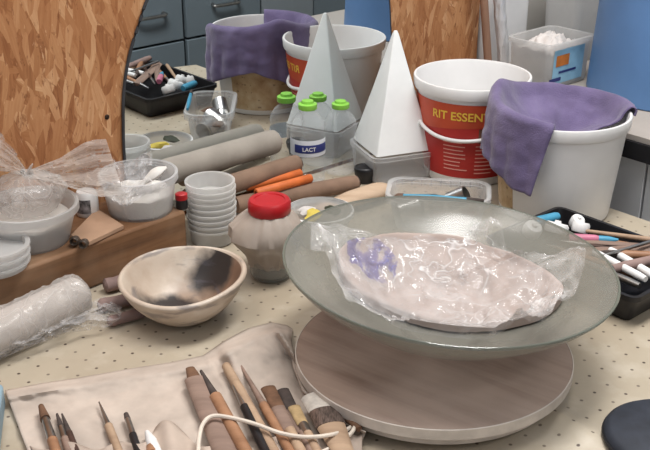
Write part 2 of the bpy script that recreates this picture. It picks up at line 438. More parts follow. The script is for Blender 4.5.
# mirror with a thin dark edge
def mirror_outline():
    L = [(0, .874), (.1, .873), (.149, .873), (.194, .876), (.238, .880), (.28, .889), (.321, .903), (.36, .922), (.399, .942), (.45, .985), (.495, 1.05), (.52, 1.13), (.525, 1.2)]
    Rr = [(.52, 1.28), (.49, 1.37), (.45, 1.43), (.40, 1.475), (.36, 1.497), (.32, 1.509), (.257, 1.516), (.214, 1.521), (.1, 1.525), (0, 1.525)]
    return smooth([Vector((u, 0, z + .004)) for z, u in L + Rr], 90)
mo = mirror_outline()
t = thing('wall_mirror', 'arched frameless mirror leaning on the strand board reflecting buckets and grey drawers', 'mirror', ORG, A)
mm = N('mirror silver'); mm.col((.74, .78, .79, 1)); mm.set(Metallic=1.0, Roughness=.0)
c0 = Vector((1.2, 0, .25))
front = [Vector((p.x, -.006, p.z)) for p in mo]; back = [Vector((p.x, -.001, p.z)) for p in mo]
obj('glass', ([*front], [list(range(len(front)))]), mm.m, t)
obj('rim', tube([Vector((p.x, -.004, p.z)) for p in mo], .0028, 8), mottled('dark mirror edge', S(52, 54, 58), .1, 30, .35), t)

# ------------------------------------------------------------------ workbench
pl = [(-.6, .012), (1.6, .012), (1.6, .84), (1.3, .93), (1.2, 1.2), (-.6, 1.2)]
def prism(pts, z0, z1): return loft([[Vector((u, -w, z0)) for u, w in pts], [Vector((u, -w, z1)) for u, w in pts]])
t = thing('workbench', 'wooden workbench under the cream dotted cloth', 'table', ORG + Vector((0, 0, TH)), A)
obj('bench_top', prism(pl, -.04 - TH, -.006 - TH), BEIGEW, t)
for u, w in ((-.5, .1), (1.5, .1), (-.5, 1.1), (1.1, 1.1)):
    obj('leg', uwbox(u - .03, u + .03, w - .03, w + .03, 0, -.04 - TH), BEIGEW, t, bevel=.003)
bA = at(528, 402); bB = at(610, 452); bl = (bB - bA)
def cloth_z(p):
    z = .0016 * fbm(p + Vector((3, 1, 0)), 5, 2) - .0012
    s = max(-.2, min(1.2, (p - bA).dot(bl) / bl.length_squared)); q = bA + bl * s
    d = (p - q).length
    if -.2 < s < 1.2: z += .012 * math.exp(-(d / .02) ** 2) * max(0, math.sin(math.pi * (s + .2) / 1.4))
    return z
def tablecloth():
    bm = bmesh.new(); vs = [bm.verts.new((u, -w, 0)) for u, w in pl]; bm.faces.new(vs)
    for k in range(140):
        bmesh.ops.bisect_plane(bm, geom=bm.verts[:] + bm.edges[:] + bm.faces[:], plane_co=(.0 + k * .0125, 0, 0), plane_no=(1, 0, 0))
    for k in range(110):
        bmesh.ops.bisect_plane(bm, geom=bm.verts[:] + bm.edges[:] + bm.faces[:], plane_co=(0, -k * .0125, 0), plane_no=(0, 1, 0))
    bm.verts.index_update()
    M4 = Matrix.Translation(ORG) @ Matrix.Rotation(A, 4, 'Z')
    V = [Vector((v.co.x, v.co.y, cloth_z(M4 @ v.co))) for v in bm.verts]; Fc = [[v.index for v in f.verts] for f in bm.faces]
    bm.free(); return V, Fc
tag(placed(obj('tablecloth', tablecloth(), VINYL)), 'cream vinyl tablecloth with rows of small dark dots covering the workbench', 'tablecloth')

# ------------------------------------------------------------------ turntable and glass bowl
dc = at(433, 349, .04); dc = Vector((dc.x, dc.y, 0)); DR = .185
t = thing('turntable', 'round wooden turntable board with chalky white edge under the glass bowl', 'turntable', dc, R(-38))
obj('top_board', lathe([(0, .022), (DR - .002, .022), (DR, .024), (DR, .0385), (DR - .002, .04), (0, .04)], 96), BAT, t)
obj('edge_band', lathe([(DR, .024), (DR + .0012, .0245), (DR + .0012, .0385), (DR, .0392)], 96), EDGE, t)
obj('under_disc', lathe([(0, .006), (DR - .016, .006), (DR - .012, .009), (DR - .012, .022), (0, .022)], 96), EDGE, t)
obj('base', lathe([(0, 0), (.11, 0), (.11, .006), (0, .006)], 48), STEEL, t)

BOWL = at(441, 330, .043); BR = .222; BD = .107
prof = [(0, .006), (.048, .006), (.075, .012), (.11, .027), (.145, .046), (.18, .070), (.205, .089), (BR, BD)]
def bowl_h(r):
    for (a, za), (b, zb) in zip(prof, prof[1:]):
        if r <= b: return lerp(za, zb, (r - a) / (b - a))
    return BD + (r - BR) * .8
sm = smooth([Vector((r, 0, z)) for r, z in prof], 34)
inner = [(max(p.x, 0), p.z) for p in sm]
outer = [(r + .002, z - .0045) for r, z in inner[::-1] if r > .05]
TX, TY = R(0.4), R(3.6)
TILT = Matrix.Rotation(TY, 4, 'Y') @ Matrix.Rotation(TX, 4, 'X')
BM = Matrix.Translation(BOWL) @ TILT
t = thing('glass_bowl', 'wide shallow frosted glass bowl with flared rim on the turntable', 'bowl', BOWL)
t.rotation_euler = (TX, TY, 0)
obj('body', lathe(inner + outer + [(.05, .0), (0, .0)], 96), GLASS, t)
obj('rim_edge', lathe([(BR + .002 + .0018 * math.cos(R(x)), BD - .001 + .0018 * math.sin(R(x))) for x in range(0, 361, 45)], 96), clear('glass edge', S(112, 116, 106), .6, .4, .12), t)
obj('foot_ring', lathe([(.045, .0), (.05, -.003), (.056, -.003), (.058, .004), (.05, .006)], 48), mottled('dark foot', S(74, 66, 56), .1, 30, .4), t)
BMI = BM.inverted()
def on_bowl(x, y, off):
    r = ray(x, y); o = BMI @ CAM; d = (BMI.to_3x3() @ r)
    t0 = .9
    while t0 < 2.4:
        p = o + d * t0; rad = math.hypot(p.x, p.y)
        if rad < BR * 1.06 and p.z <= bowl_h(rad) + off: return p
        t0 += .002
    return o + d * 1.6
def bowl_world(p): return BM @ p
# clay dish lying in it
t = thing('clay_dish', 'pinkish unfired clay dish wrapped in film inside the glass bowl', 'clay', BOWL); t.rotation_euler = (TX, TY, 0)
CLO = [(338, 262), (352, 250), (385, 244), (420, 243), (455, 246), (490, 256), (522, 268), (550, 283), (562, 300), (545, 318), (512, 329), (475, 333), (440, 331), (405, 322), (372, 308), (346, 288)]
CLC = Vector((450, 288, 0))
def polar(nu, nv, fn):
    V = [Vector(fn(0, 0))]; Fc = []
    for j in range(1, nv + 1):
        for i in range(nu): V.append(Vector(fn(i / nu, j / nv)))
    for i in range(nu): Fc.append([0, 1 + i, 1 + (i + 1) % nu])
    for j in range(nv - 1):
        for i in range(nu):
            a = 1 + j * nu; b = a + nu; i2 = (i + 1) % nu
            Fc.append([a + i, b + i, b + i2, a + i2])
    return V, Fc
def clay_pt(a, s):
    k = a * len(CLO); i = int(k) % len(CLO); f = k - int(k)
    P_ = [Vector((*CLO[(i + d) % len(CLO)], 0)) for d in (-1, 0, 1, 2)]
    o = 0.5 * ((2 * P_[1]) + (P_[2] - P_[0]) * f + (2 * P_[0] - 5 * P_[1] + 4 * P_[2] - P_[3]) * f * f + (3 * P_[1] - P_[0] - 3 * P_[2] + P_[3]) * f ** 3)
    q = CLC.lerp(o, min(1, s / .93)); p = on_bowl(q.x, q.y, .002)
    h = bowl_h(math.hypot(p.x, p.y)) + .003
    th = .014 + .004 * math.exp(-((s - .86) / .07) ** 2)
    if s > .86: th *= math.sqrt(max(0, 1 - ((s - .86) / .14) ** 2))
    p.z = h + th + .0025 * fbm(Vector((p.x, p.y, 0)), 22) * (th > .01); return p
obj('dish', polar(96, 40, clay_pt), CLAY, t, sharp=60)
# crumpled bag over it
OUT = [(311, 229), (345, 232), (378, 237), (410, 238), (440, 238), (462, 236), (478, 226), (490, 221), (502, 236), (515, 253), (535, 248), (551, 246), (566, 250), (583, 258), (582, 278), (575, 296), (560, 312), (542, 324), (515, 334), (482, 338), (450, 337), (418, 331), (392, 320), (368, 309), (346, 297), (332, 277), (325, 258), (310, 250)]
OUT = [Vector((x, y, 0)) for x, y in OUT]; OC = Vector((450, 285, 0))
def crease(w):
    n1 = noise.noise(w * 8); n2 = noise.noise(w * 17 + Vector((4, 1, 0))); n3 = noise.noise(w * 36 + Vector((9, 3, 0)))
    return .8 * (1 - 2.4 * abs(n1)) + .5 * (1 - 2.4 * abs(n2)) + .2 * (1 - 2.4 * abs(n3))
def bag_pt(a, s):
    k = a * len(OUT); i = int(k) % len(OUT); f = k - int(k)
    o = OUT[i].lerp(OUT[(i + 1) % len(OUT)], f); q = OC.lerp(o, s)
    edge = max(0, (s - .6) / .4)
    right = max(0, min(1, (q.x - 430) / 90))
    p = on_bowl(q.x, q.y, .020 + edge * .012 * right)
    w = Vector((p.x * 1.2 + p.y * .5, p.y - p.x * .3, .3))
    h = bowl_h(math.hypot(p.x, p.y))
    left = max(0, min(1, (395 - q.x) / 40))
    amp = .005 + .017 * right + .006 * left + .004 * edge
    p.z = max(p.z + amp * (crease(w) - .25), h + .023 - .016 * max(0, (s - .9) / .1)); return p
BAGC = on_bowl(370, 262, .02); BAG = m_bag()
o = obj('plastic_bag', polar(168, 60, bag_pt), BAG, sharp=24); o.location = BOWL; o.rotation_euler = (TX, TY, 0)
tag(o, 'crumpled clear plastic bag with faint violet print lying over clay in the glass bowl', 'plastic bag')

# ------------------------------------------------------------------ lathe-made tubs etc.
def cup_profile(rb, rt, h, t=.0015, lip=.003):
    return [(0, 0), (rb, 0), (rb + .001, .002), (rt, h - .006), (rt + lip, h - .006), (rt + lip, h), (rt - t, h), (rb - t, .003), (0, .003)]

def base_of(cx, ybase, z):                      # centre of a base seen at (cx, ybase)
    return at(cx, ybase, z)
def pxm(p):                                     # metres per pixel at p
    return (p - CAM).dot(FW) / F

PZ = .075                                       # plank height
pA = at(17, 271, PZ); pB = at(184, 211, PZ); pd = (pB - pA).normalized(); pn = Vector((pd.y, -pd.x, 0))
pang = math.atan2(pd.y, pd.x)
L = (pB - pA).length
t = thing('wooden_plank', 'thick weathered brown plank lying along the board under the plastic tubs', 'plank', pB, pang)
t.location.z = 0
obj('timber', box(-L - .35, .004, 0, .135, 0.0005, PZ), PLANK, t, bevel=.005)

def lidded(name, label, cat, pos, pr, mat, seg=56): 
    o = obj(name, lathe(pr, seg), mat); o.location = pos; return tag(o, label, cat)

# left tub with a knotted water bag
T1 = at(33, 240, PZ)
t = thing('plastic_tub', 'milky round plastic tub on the plank holding a knotted plastic bag', 'tub', T1)
obj('body', lathe(cup_profile(.056, .072, .062), 64), TUBM, t)
obj('rim_band', lathe([(.0735, .05), (.0765, .051), (.0765, .0625), (.0735, .0635)], 64), TUBM, t)
obj('contents', lathe([(0, .04), (.063, .04), (.063, .036), (0, .036)], 48, fn=lambda p, a: p + Vector((0, 0, .004 * fbm(p, 40)))), SLIP, t)
BK = at(27, 174, PZ + .115)                    # the knot
bb = thing('knotted_bag', 'clear plastic bag of water tied in a knot sitting in the left tub', 'plastic bag', T1 + Vector((0, 0, .04)))
def bulge(a, s):
    th = a * 2 * math.pi; r = .055 * math.sin(min(s, .85) * math.pi / 1.7) if s < .85 else .055 * (1 - (s - .85) / .15) ** 1.0
    k = BK - T1 - Vector((0, 0, .04))
    z = lerp(k.z, .012, min(1, s / .8) ** 1.5)
    c = k.lerp(Vector((0, .0, 0)), min(1, s * 1.3))
    rr = .004 + .054 * math.sin(math.pi * min(1, s * 1.02)) ** .8 if s < .97 else .002
    rr *= 1 + .05 * math.sin(14 * th) * (1 - s) + .1 * (ridged(Vector((math.cos(th), math.sin(th), s * 2)), 2) - 1)
    return Vector((c.x + rr * math.cos(th), c.y + rr * math.sin(th), z))
obj('bag_body', polar(64, 24, bulge), FILMM, bb, sharp=60)
def wing(pts_a, pts_b, zs, seed):
    k = BK
    def f(s, v):
        a = poly(pts_a, s); b = poly(pts_b, s); q = a.lerp(b, v)
        z = lerp(zs[0], zs[1], s) + .014 * (ridged(Vector((v * 1.6, s * .6, seed)), 2.5, 2) - 1) * min(1, s * 3) 
        p = at(q.x, q.y, z); w_ = p.dot(NV) + D
        return p + NV * max(0, .012 - w_)
    return grid(30, 30, f)
obj('bag_wing', wing([(27, 171, 0), (60, 158, 0), (88, 140, 0), (106, 139, 0)], [(27, 177, 0), (62, 185, 0), (100, 197, 0), (124, 194, 0)], (PZ + .113, PZ + .115), 1.0), FILMM, bb, at0=bb.location, sharp=60)
obj('bag_wing', wing([(27, 171, 0), (14, 152, 0), (-4, 132, 0), (-16, 122, 0)], [(27, 177, 0), (10, 172, 0), (-10, 170, 0), (-22, 168, 0)], (PZ + .113, PZ + .16), 4.0), FILMM, bb, at0=bb.location, sharp=60)
g = smooth([BK + Vector((.007 * math.cos(x), .004 * math.sin(x), .006 * math.sin(x * 2 + .5))) for x in [i * .9 for i in range(8)]], 40)
obj('knot', tube(g, .0035, 8), FILMM, bb, at0=bb.location)
obj('knot_tail', tube([BK, BK + Vector((.006, 0, .010)), BK + Vector((.010, .0, .016))], [.004, .006, .003], 8, .4), FILMM, bb, at0=bb.location)

# right tub
T2 = at(141, 210, PZ)
t = thing('plastic_tub', 'clear round plastic tub of white slip at the right end of the plank', 'tub', T2)
obj('body', lathe(cup_profile(.052, .062, .068), 64), TUBC, t)
obj('rim_band', lathe([(.0625, .056), (.0655, .057), (.0655, .0685), (.0625, .0695)], 64), TUBC, t)
obj('contents', lathe([(0, .004), (.0495, .004), (.054, .034), (.04, .037), (0, .04)], 48, fn=lambda p, a: p + Vector((0, 0, .004 * fbm(p, 40) if p.z > .03 else 0))), SLIP, t)
o = obj('scoop', tube(smooth([T2 + Vector((-.005, -.03, .045)), T2 + Vector((.012, -.022, .058)), T2 + Vector((.034, -.012, .073)), T2 + Vector((.048, -.004, .078))], 14), [.005] * 5 + [.006, .008, .010, .012, .012, .011, .009, .007, .005, .003], 10, .7), SLIP, at0=T2)
tag(o, 'white slip covered scoop leaning in the clear tub of slip', 'scoop')
def film2(s, v):
    q = Vector((lerp(112, 152, s), lerp(158, 200, v) + 6 * math.sin(s * 5), 0)); z = PZ + .09 - .04 * v + .008 * (ridged(Vector((s, v, 3)), 3) - 1)
    return at(q.x, q.y, z)
o = obj('plastic_film', grid(26, 26, film2), FILM, at0=T2); tag(o, 'loose clear film hanging inside the tub of slip', 'film')
# small white jar behind
J = at(88, 214, PZ)
t = thing('white_jar', 'small white jar with printed label behind the tan card', 'jar', J)
obj('body', lathe([(0, 0), (.017, 0), (.019, .003), (.019, .036), (.015, .042), (0, .042)], 32), WHITE, t)
obj('paper_label', lathe([(.0193, .008), (.0195, .009), (.0195, .031), (.0193, .032)], 12, R(215), R(300)), mottled('smudged label', S(150, 146, 148), .4, 90, .7), t)
# lid stack at the far left
T3 = at(-4, 268, PZ * .9 + .006)
for k in range(3):
    T = T3 + Vector((.001 * k, 0, k * .014))
    o = obj('shallow_container', lathe([(0, .001), (.046, .001), (.048, .010), (.052, .010), (.052, .0135), (.045, .0135), (.044, .003), (0, .003)], 48), TUBM); o.location = T
    o.location.z = PZ + k * .0125
    tag(o, ['milky shallow container lowest in the stack at the left end of the plank', 'milky shallow container in the middle of the stack on the plank', 'milky shallow container on top of the stack at the left edge'][k], 'container', 'stacked shallow containers')
# tan card + rings
cc = [at(x, y, PZ + .001) for x, y in ((71, 239), (97, 212), (124, 229), (89, 246))]
def cardbox():
    return loft([[p.copy() for p in cc], [p + Vector((0, 0, .007)) for p in cc]])
tag(obj('card_box', cardbox(), CARD, at0=cc[0], bevel=.0008), 'flat tan card packet lying between the two tubs', 'packet')
for k, (x, y) in enumerate(((75, 243), (84, 246))):
    p = at(x, y, PZ + .005)
    g = xf(lathe([(.0055 + .0018 * math.cos(R(i)), .010 + .0095 * (1 if 90 < i < 270 else 1) * math.sin(R(i))) for i in range(0, 361, 30)], 24), Matrix.Rotation(R(78), 4, 'X') @ Matrix.Rotation(0, 4, 'Z'))
    o = obj('metal_ring', g, mottled('tarnished metal', S(112, 102, 94), .2, 60, .45, metal=.7)); o.location = p + Vector((0, .01 , .002))
    tag(o, ['tarnished metal ring against the card packet, the left one of two', 'tarnished metal ring under the card packet corner, the right one of two'][k], 'ring', 'metal rings on the plank')
# red capped pot and black pot behind the right tub
p = at(180, 210, PZ); 
t = thing('paint_pot', 'tiny black pot with red lid behind the clear tub of slip', 'pot', at(182, 208, PZ))
obj('pot_body', lathe([(0, 0), (.009, 0), (.010, .002), (.010, .017), (0, .017)], 20), BLACK, t)
obj('pot_lid', lathe([(0, .017), (.0105, .017), (.0105, .026), (.009, .027), (0, .027)], 20), RED, t)

# ------------------------------------------------------------------ smoke fired bowl
BB = at(187, 314, 0)
def wob(p, a): return Vector((p.x * (1 + .015 * math.sin(2 * a + .6)), p.y * (1 + .015 * math.sin(3 * a)), p.z * (1 + .03 * math.sin(2 * a + 2)) if p.z > .03 else p.z))
br = .0945
pb = [(0, .001), (.028, .001), (.04, .004), (.06, .017), (.08, .039), (br - .002, .062), (br, .068), (br - .004, .071), (br - .009, .067), (.072, .043), (.052, .022), (.03, .011), (0, .008)]
pb = [(p.x, p.z) for p in smooth([Vector((r, 0, z)) for r, z in pb], 48)]; pb[0] = (0, .001); pb[-1] = (0, .008)
o = obj('fired_bowl', lathe(pb, 80, fn=wob), BURNT, sharp=70); o.location = BB; o.rotation_euler = (R(3), R(-2), 0)
tag(o, 'cream clay bowl with black smoke marks inside, in front of the plank', 'bowl')

# ------------------------------------------------------------------ nested cups
CB = at(213, 240, 0)
for k in range(9):
    o = obj('plastic_cup', lathe([(r_ * 1.13, z_ * .7) for r_, z_ in [(0, .001), (.031, .001), (.0325, .003), (.0355, .036), (.038, .037), (.038, .042), (.0365, .043), (.0345, .041), (.0313, .005), (0, .004)]], 40), CUPM) if k == 0 else cup0.copy()
    if k == 0: cup0 = o
    else: COL.objects.link(o)
    o.location = CB + Vector((.0008 * math.sin(k * 2.1), .0006 * math.cos(k * 1.3), k * .0104))
    tag(o, ['lowest', 'second lowest', 'third lowest', 'fourth lowest', 'middle', 'fourth highest', 'third highest', 'second highest', 'topmost'][k] + ' milky plastic cup of the nested stack beside the smoke marked bowl', 'cup', 'nested milky cups')

# ------------------------------------------------------------------ jar with red lid
JB = at(271, 275, 0)
t = thing('glass_jar', 'clear glass jar with red screw lid and crumpled wrap beside the glass bowl', 'jar', JB); t.scale = (1.18, 1.18, 1.22)
obj('body', lathe([(0, .001), (.026, .001), (.029, .006), (.029, .07), (.024, .082), (.024, .095), (.022, .095), (.022, .083), (.0265, .07), (.0265, .007), (0, .005)], 48), JARG, t)
obj('sediment', lathe([(0, .006), (.026, .006), (.026, .018), (0, .018)], 40), mottled('grey slip', S(120, 114, 106), .1, 30, .6), t)
lid = obj('screw_lid', lathe([(0, .096), (.0275, .092), (.029, .094), (.029, .107), (.0265, .110), (.021, .110), (.020, .1085), (0, .1085)], 56, fn=lambda p, a: p * 1 if p.z > .108 else Vector((p.x * (1 + .012 * math.sin(28 * a)), p.y * (1 + .012 * math.sin(28 * a)), p.z))), RED, t)
def wrapfn(p, a):
    k = 1 + .10 * (ridged(Vector((math.cos(a), math.sin(a), p.z * 9)), 1.8, 2) - 1) + .22 * max(0, math.cos(a - R(165))) * math.sin(max(0, min(1, (.094 - p.z) / .05)) * math.pi)
    return Vector((p.x * k, p.y * k, p.z))
w = obj('wrap', lathe([(.027, .093), (.036, .086), (.045, .074), (.048, .06), (.042, .046), (.034, .034), (.0305, .024), (.0305, .02)], 96, fn=wrapfn), WRAP, t)

# ------------------------------------------------------------------ rolls and rods behind
def roll(name, label, cat, p0, p1, z0, z1, r, m, seg=28, capm=None, r1=None, uw=False):
    a = W(*p0, z0) if uw else at(*p0, z0); b = W(*p1, z1) if uw else at(*p1, z1); rt = thing(name, label, cat, a)
    n = 22; pts = [a.lerp(b, i / n) for i in range(n + 1)]
    rad = [lerp(r, r1 or r, i / n) for i in range(n + 1)]
    rad[0] *= .93; rad[-1] *= .93
    obj('sheet', tube(pts, rad, seg, fn=lambda q, c: c + (q - c) * (1 + .04 * fbm(q, 30))), m, rt, at0=a)
    d = (b - a).normalized(); x, y = frame(d)
    sp = [b + d * .0012 + (x * math.cos(k * .5) + y * math.sin(k * .5)) * (.9 * (r1 or r) * (1 - k / 40)) for k in range(34)]
    obj('rolled_end', tube(sp, .0011, 5), capm or m, rt, at0=a)
    return rt
roll('cloth_roll', 'thick grey cloth roll slanting in front of the mirror', 'roll', (.93, .03), (1.185, .03), .1, .1, .024, ROLLG, capm=CLAYM, uw=True)
roll('card_tube', 'brown banded tube lying in front of the grey cloth roll', 'tube', (.95, .076), (1.205, .072), .062, .062, .018, ROLLB, capm=DARKW, uw=True)
roll('card_tube', 'brown tube lying behind the red lidded jar, black cap at its far end', 'tube', (236, 205), (356, 183), .028, .022, .016, ROLLB, capm=DARKW)
for k, (p0, p1, z) in enumerate((((246, 187), (301, 173), .05), ((256, 193), (311, 178), .048))):
    a = at(*p0, z); b = at(*p1, z); d = (b - a).normalized()
    rt = thing('orange_rod', ['orange foam rod, the rear one of the pair on the brown tube', 'orange foam rod, the front one of the pair on the brown tube'][k], 'rod', a, group='orange rods')
    obj('rod', tube([a, a + d * .002, b - d * .002, b], [.007, .0085, .0085, .007], 20), ORANGE, rt, at0=a)
    obj('hollow_shade', tube([a - d * .0004, a + d * .0006], .0035, 14), mottled('dark hollow', S(110, 50, 26), .1, 30, .8), rt, at0=a)  # solid disc, coloured dark for the shade inside the rod end
# black cap
p = at(364, 180, .0)
t = thing('black_stopper', 'round black ribbed stopper lying at the end of the brown tube', 'stopper', at(365, 181, .0))
obj('skirt', lathe([(0, 0), (.016, 0), (.0175, .012), (.021, .016), (.0225, .028), (.0215, .030), (.0, .029)], 40, fn=lambda p, a: Vector((p.x * (1 + .03 * math.sin(24 * a)), p.y * (1 + .03 * math.sin(24 * a)), p.z)) if .001 < p.z < .0285 else p), BLACK, t)
obj('cap_ridge', lathe([(.0165, .0292), (.0185, .0315), (.0205, .0295)], 40), BLACK, t)
# pale paddle
a = at(300, 216, .02); b = at(388, 187, .02)
n = 24; pts = [a.lerp(b, i / n) for i in range(n + 1)]
rad = [.012 + .012 * min(1, max(0, (i / n - .2) / .4)) for i in range(n + 1)]; rad[-1] = .012; rad[-2] = .019; rad[-3] = .0225; rad[0] = .006
tag(obj('wooden_paddle', tube(pts, rad, 18, .55), m_wood('sanded beech', S(188, 164, 140), S(166, 140, 116), .6, 'X'), at0=a, sharp=60), 'pale wooden paddle lying behind the rim of the glass bowl', 'paddle')

# tub with yellow and dark bits
T4 = at(320, 236, 0)
t = thing('plastic_tub', 'small white tub with yellow and dark green scraps behind the red lidded jar', 'tub', T4)
obj('body', lathe(cup_profile(.042, .056, .05), 56), TUBM, t)
obj('rim_band', lathe([(.0565, .041), (.0595, .042), (.0595, .0505), (.0565, .0515)], 56), WHITE, t)
def scrap(name, label, cat, p, s, m, seed):
    g = lathe([(0, -.4), (.5, -.35), (.9, 0), (.6, .35), (0, .45)], 14, fn=lambda q, a: q * (1 + .45 * fbm(q + Vector((seed, 0, 0)), 1.2)))
    g = [Vector((v.x * s[0], v.y * s[1], v.z * s[2])) for v in g[0]], g[1]
    o = obj(name, g, m, sharp=50); o.location = p; o.rotation_euler = (0, 0, seed); return tag(o, label, cat)
scrap('sponge', 'yellow sponge scrap in the small white tub', 'sponge', T4 + Vector((-.012, -.008, .042)), (.024, .016, .018), YEL, 1.3)
scrap('leaf_scrap', 'dark green leafy scrap in the small white tub', 'leaf', T4 + Vector((.022, .008, .045)), (.022, .014, .012), GREEND, 2.2)
scrap('paper_scrap', 'crumpled white paper in the small white tub', 'paper', T4 + Vector((-.022, .02, .04)), (.018, .018, .014), PAPER, 3.9)

# ribbed clear tub with metal cutters
T5 = at(437, 224, 0)
t = thing('plastic_tub', 'clear rectangular plastic tub with ribbed rim behind the glass bowl', 'tub', T5, R(-8))
obj('body', rtub(.086, .048, .026, .066, .86), TUBC, t)
lp = rrect(.092, .054, .030, 6); n = len(lp)
ribs = []
for s in range(30):
    k = poly([Vector((x, y, 0)) for x, y in lp + [lp[0]]], s / 30)
    ribs.append(tube([k + Vector((0, 0, .052)), k + Vector((0, 0, .066))], .0014, 6))
obj('ribbed_rim', join(loft([[Vector((x, y, .052)) for x, y in lp], [Vector((x * 1.01, y * 1.01, .0672)) for x, y in lp], [Vector((x * .95, y * .95, .0672)) for x, y in lp]], False, False), *ribs), TUBC, t)
RT5 = Matrix.Translation(T5) @ Matrix.Rotation(R(-8), 4, 'Z')
for k, (x, y, z, r, h, rx, lab) in enumerate(((-.02, .01, .03, .022, .045, 70, 'large steel ring cutter lying in the ribbed tub'), (.035, .018, .045, .017, .035, 60, 'small steel ring cutter lying in the ribbed tub'), (-.055, -.005, .028, .02, .04, 80, 'steel ring cutter at the left end of the ribbed tub'))):
    o = obj('ring_cutter', lathe([(r, -h / 2), (r, h / 2), (r - .002, h / 2), (r - .002, -h / 2), (r, -h / 2)], 28), STEEL)
    o.location = RT5 @ Vector((x, y, z)); o.rotation_euler = (R(rx), 0, R(30 + 40 * k)); tag(o, lab, 'cutter')
for k, (x, y, z, s) in enumerate(((.06, -.01, .03, .02), (.01, -.025, .025, .022), (-.07, .02, .04, .015), (.04, -.02, .018, .018))):
    scrap('clay_lump', ['brown clay lump at the right end of the ribbed tub', 'brown clay lump in the middle of the ribbed tub', 'brown clay lump at the left end of the ribbed tub', 'lowest brown clay lump in the ribbed tub'][k], 'clay', RT5 @ Vector((x, y, z)), (s, s, s * .9), mottled('dry brown clay', S(112, 86, 72), .2, 40, .9), k * 1.7)
a = RT5 @ Vector((-.06, -.046, .071)); b = RT5 @ Vector((.05, -.05, .071))
t = thing('paint_brush', 'blue handled brush laid across the rim of the ribbed tub', 'brush', a)
obj('handle', tube([a, a.lerp(b, .5), b], [.003, .005, .004], 10), BLUEP, t, at0=a)
obj('bristles', tube([b, b + (b - a).normalized() * .03], [.005, .003], 10), BRISTLED, t, at0=a)

# ------------------------------------------------------------------ clear bottles
def bottle(pos, label, h, r, lab):
    t = thing('plastic_bottle', label, 'bottle', pos, group='clear bottles with green caps')
    pr = [(0, .004), (r * .55, .0), (r * .9, .002), (r, .008)]
    k = .012
    while k < h * .70:
        pr += [(r, k), (r * .955, k + .004), (r, k + .008)]; k += .0125
    pr += [(r, h * .72), (r * .96, h * .78), (r * .7, h * .87), (r * .42, h * .925), (r * .38, h * .95), (r * .38, h * .96)]
    obj('body', lathe(pr, 40), PET, t, sharp=60)
    obj('cap', lathe([(0, h * .955), (r * .52, h * .955), (r * .54, h * .965), (r * .54, h * 1.02), (r * .36, h * 1.03), (r * .33, h * 1.06), (0, h * 1.065)], 32, fn=lambda p, a: Vector((p.x * (1 + .025 * math.sin(20 * a)), p.y * (1 + .025 * math.sin(20 * a)), p.z))), GREENC, t)
    if lab:
        obj('paper_label', lathe([(r + .0006, h * .40), (r + .0008, h * .41), (r + .0008, h * .60), (r + .0006, h * .61)], 30, R(190), R(350)), mottled('white paper label', S(214, 216, 222), .05, 20, .6), t)
        obj('label_band', lathe([(r + .0012, h * .45), (r + .0014, h * .455), (r + .0014, h * .55), (r + .0012, h * .555)], 30, R(225), R(345)), INK, t)
    return t
b1 = W(1.262, .038, 0); b2 = W(1.346, .040, 0)
bt1 = bottle(b1, 'clear plastic bottle with green cap and blue banded label, the left one', .158, .034, True)
bt2 = bottle(b2, 'unlabelled clear plastic bottle with green cap, right next to the white pyramid', .142, .0325, False)

# ------------------------------------------------------------------ lettering helper
def letters(txt, size, ext=.0):
    cu = bpy.data.curves.new('lettering', 'FONT'); cu.body = txt; cu.size = size; cu.align_x = 'CENTER'; cu.align_y = 'CENTER'; cu.offset = size * .02
    o = bpy.data.objects.new('lettering', cu); COL.objects.link(o)
    me = bpy.data.meshes.new_from_object(o.evaluated_get(bpy.context.evaluated_depsgraph_get()))
    bm = bmesh.new(); bm.from_mesh(me)
    xs = [v.co.x for v in bm.verts]; x = min(xs)
    while x < max(xs):
        bmesh.ops.bisect_plane(bm, geom=bm.verts[:] + bm.edges[:] + bm.faces[:], plane_co=(x, 0, 0), plane_no=(1, 0, 0)); x += size * .12
    bm.verts.index_update()
    g = [v.co.copy() for v in bm.verts], [[v.index for v in f.verts] for f in bm.faces]
    bm.free(); bpy.data.objects.remove(o); bpy.data.meshes.remove(me); bpy.data.curves.remove(cu)
    return g
def wrap_cyl(g, rfun, phi, zc):                 # lay flat x,y lettering on a vertical round wall
    out = []
    for v in g[0]:
        z = zc + v.y; r = rfun(z); a = phi + v.x / r; out.append(Vector((r * math.cos(a), r * math.sin(a), z)))
    return out, g[1]
obj('lettering', wrap_cyl(letters('LACT', .011), lambda z: .034 + .0020, R(275), .158 * .5), WHITE, bt1)

# ------------------------------------------------------------------ white pyramid on a clear tray
PZB = .058
c = [at(353, 143, PZB), at(377, 158, PZB), at(435, 150, PZB)]
ctr = (c[0] + c[2]) / 2; fr = c[2] - c[1]; ang = math.atan2(fr.y, fr.x); hs = .061
ctr = c[1] + Vector((math.cos(ang) * hs - math.sin(ang) * hs, math.sin(ang) * hs + math.cos(ang) * hs, 0))
PB = Vector((ctr.x, ctr.y, 0))
t = thing('plastic_tray', 'clear shallow plastic tray under the white pyramid', 'tray', PB, ang)
obj('body', rtub(.066, .066, .016, PZB - .001, .95), TUBC, t)
ph = .232
def sq(h, z, r): return [Vector((x, y, z)) for x, y in rrect(h, h, r, 3)]
g = loft([sq(hs - .002, 0, .004), sq(hs, .002, .004), sq(hs * .5 + .002, ph * .49, .003), sq(.0055, ph - .006, .003), sq(.003, ph, .0025)])
o = obj('white_pyramid', g, WHITE2, sharp=50); o.location = PB + Vector((0, 0, PZB - .0005)); o.rotation_euler = (0, 0, ang)
tag(o, 'tall smooth white plaster pyramid between the bottles and the red labelled bucket', 'pyramid')

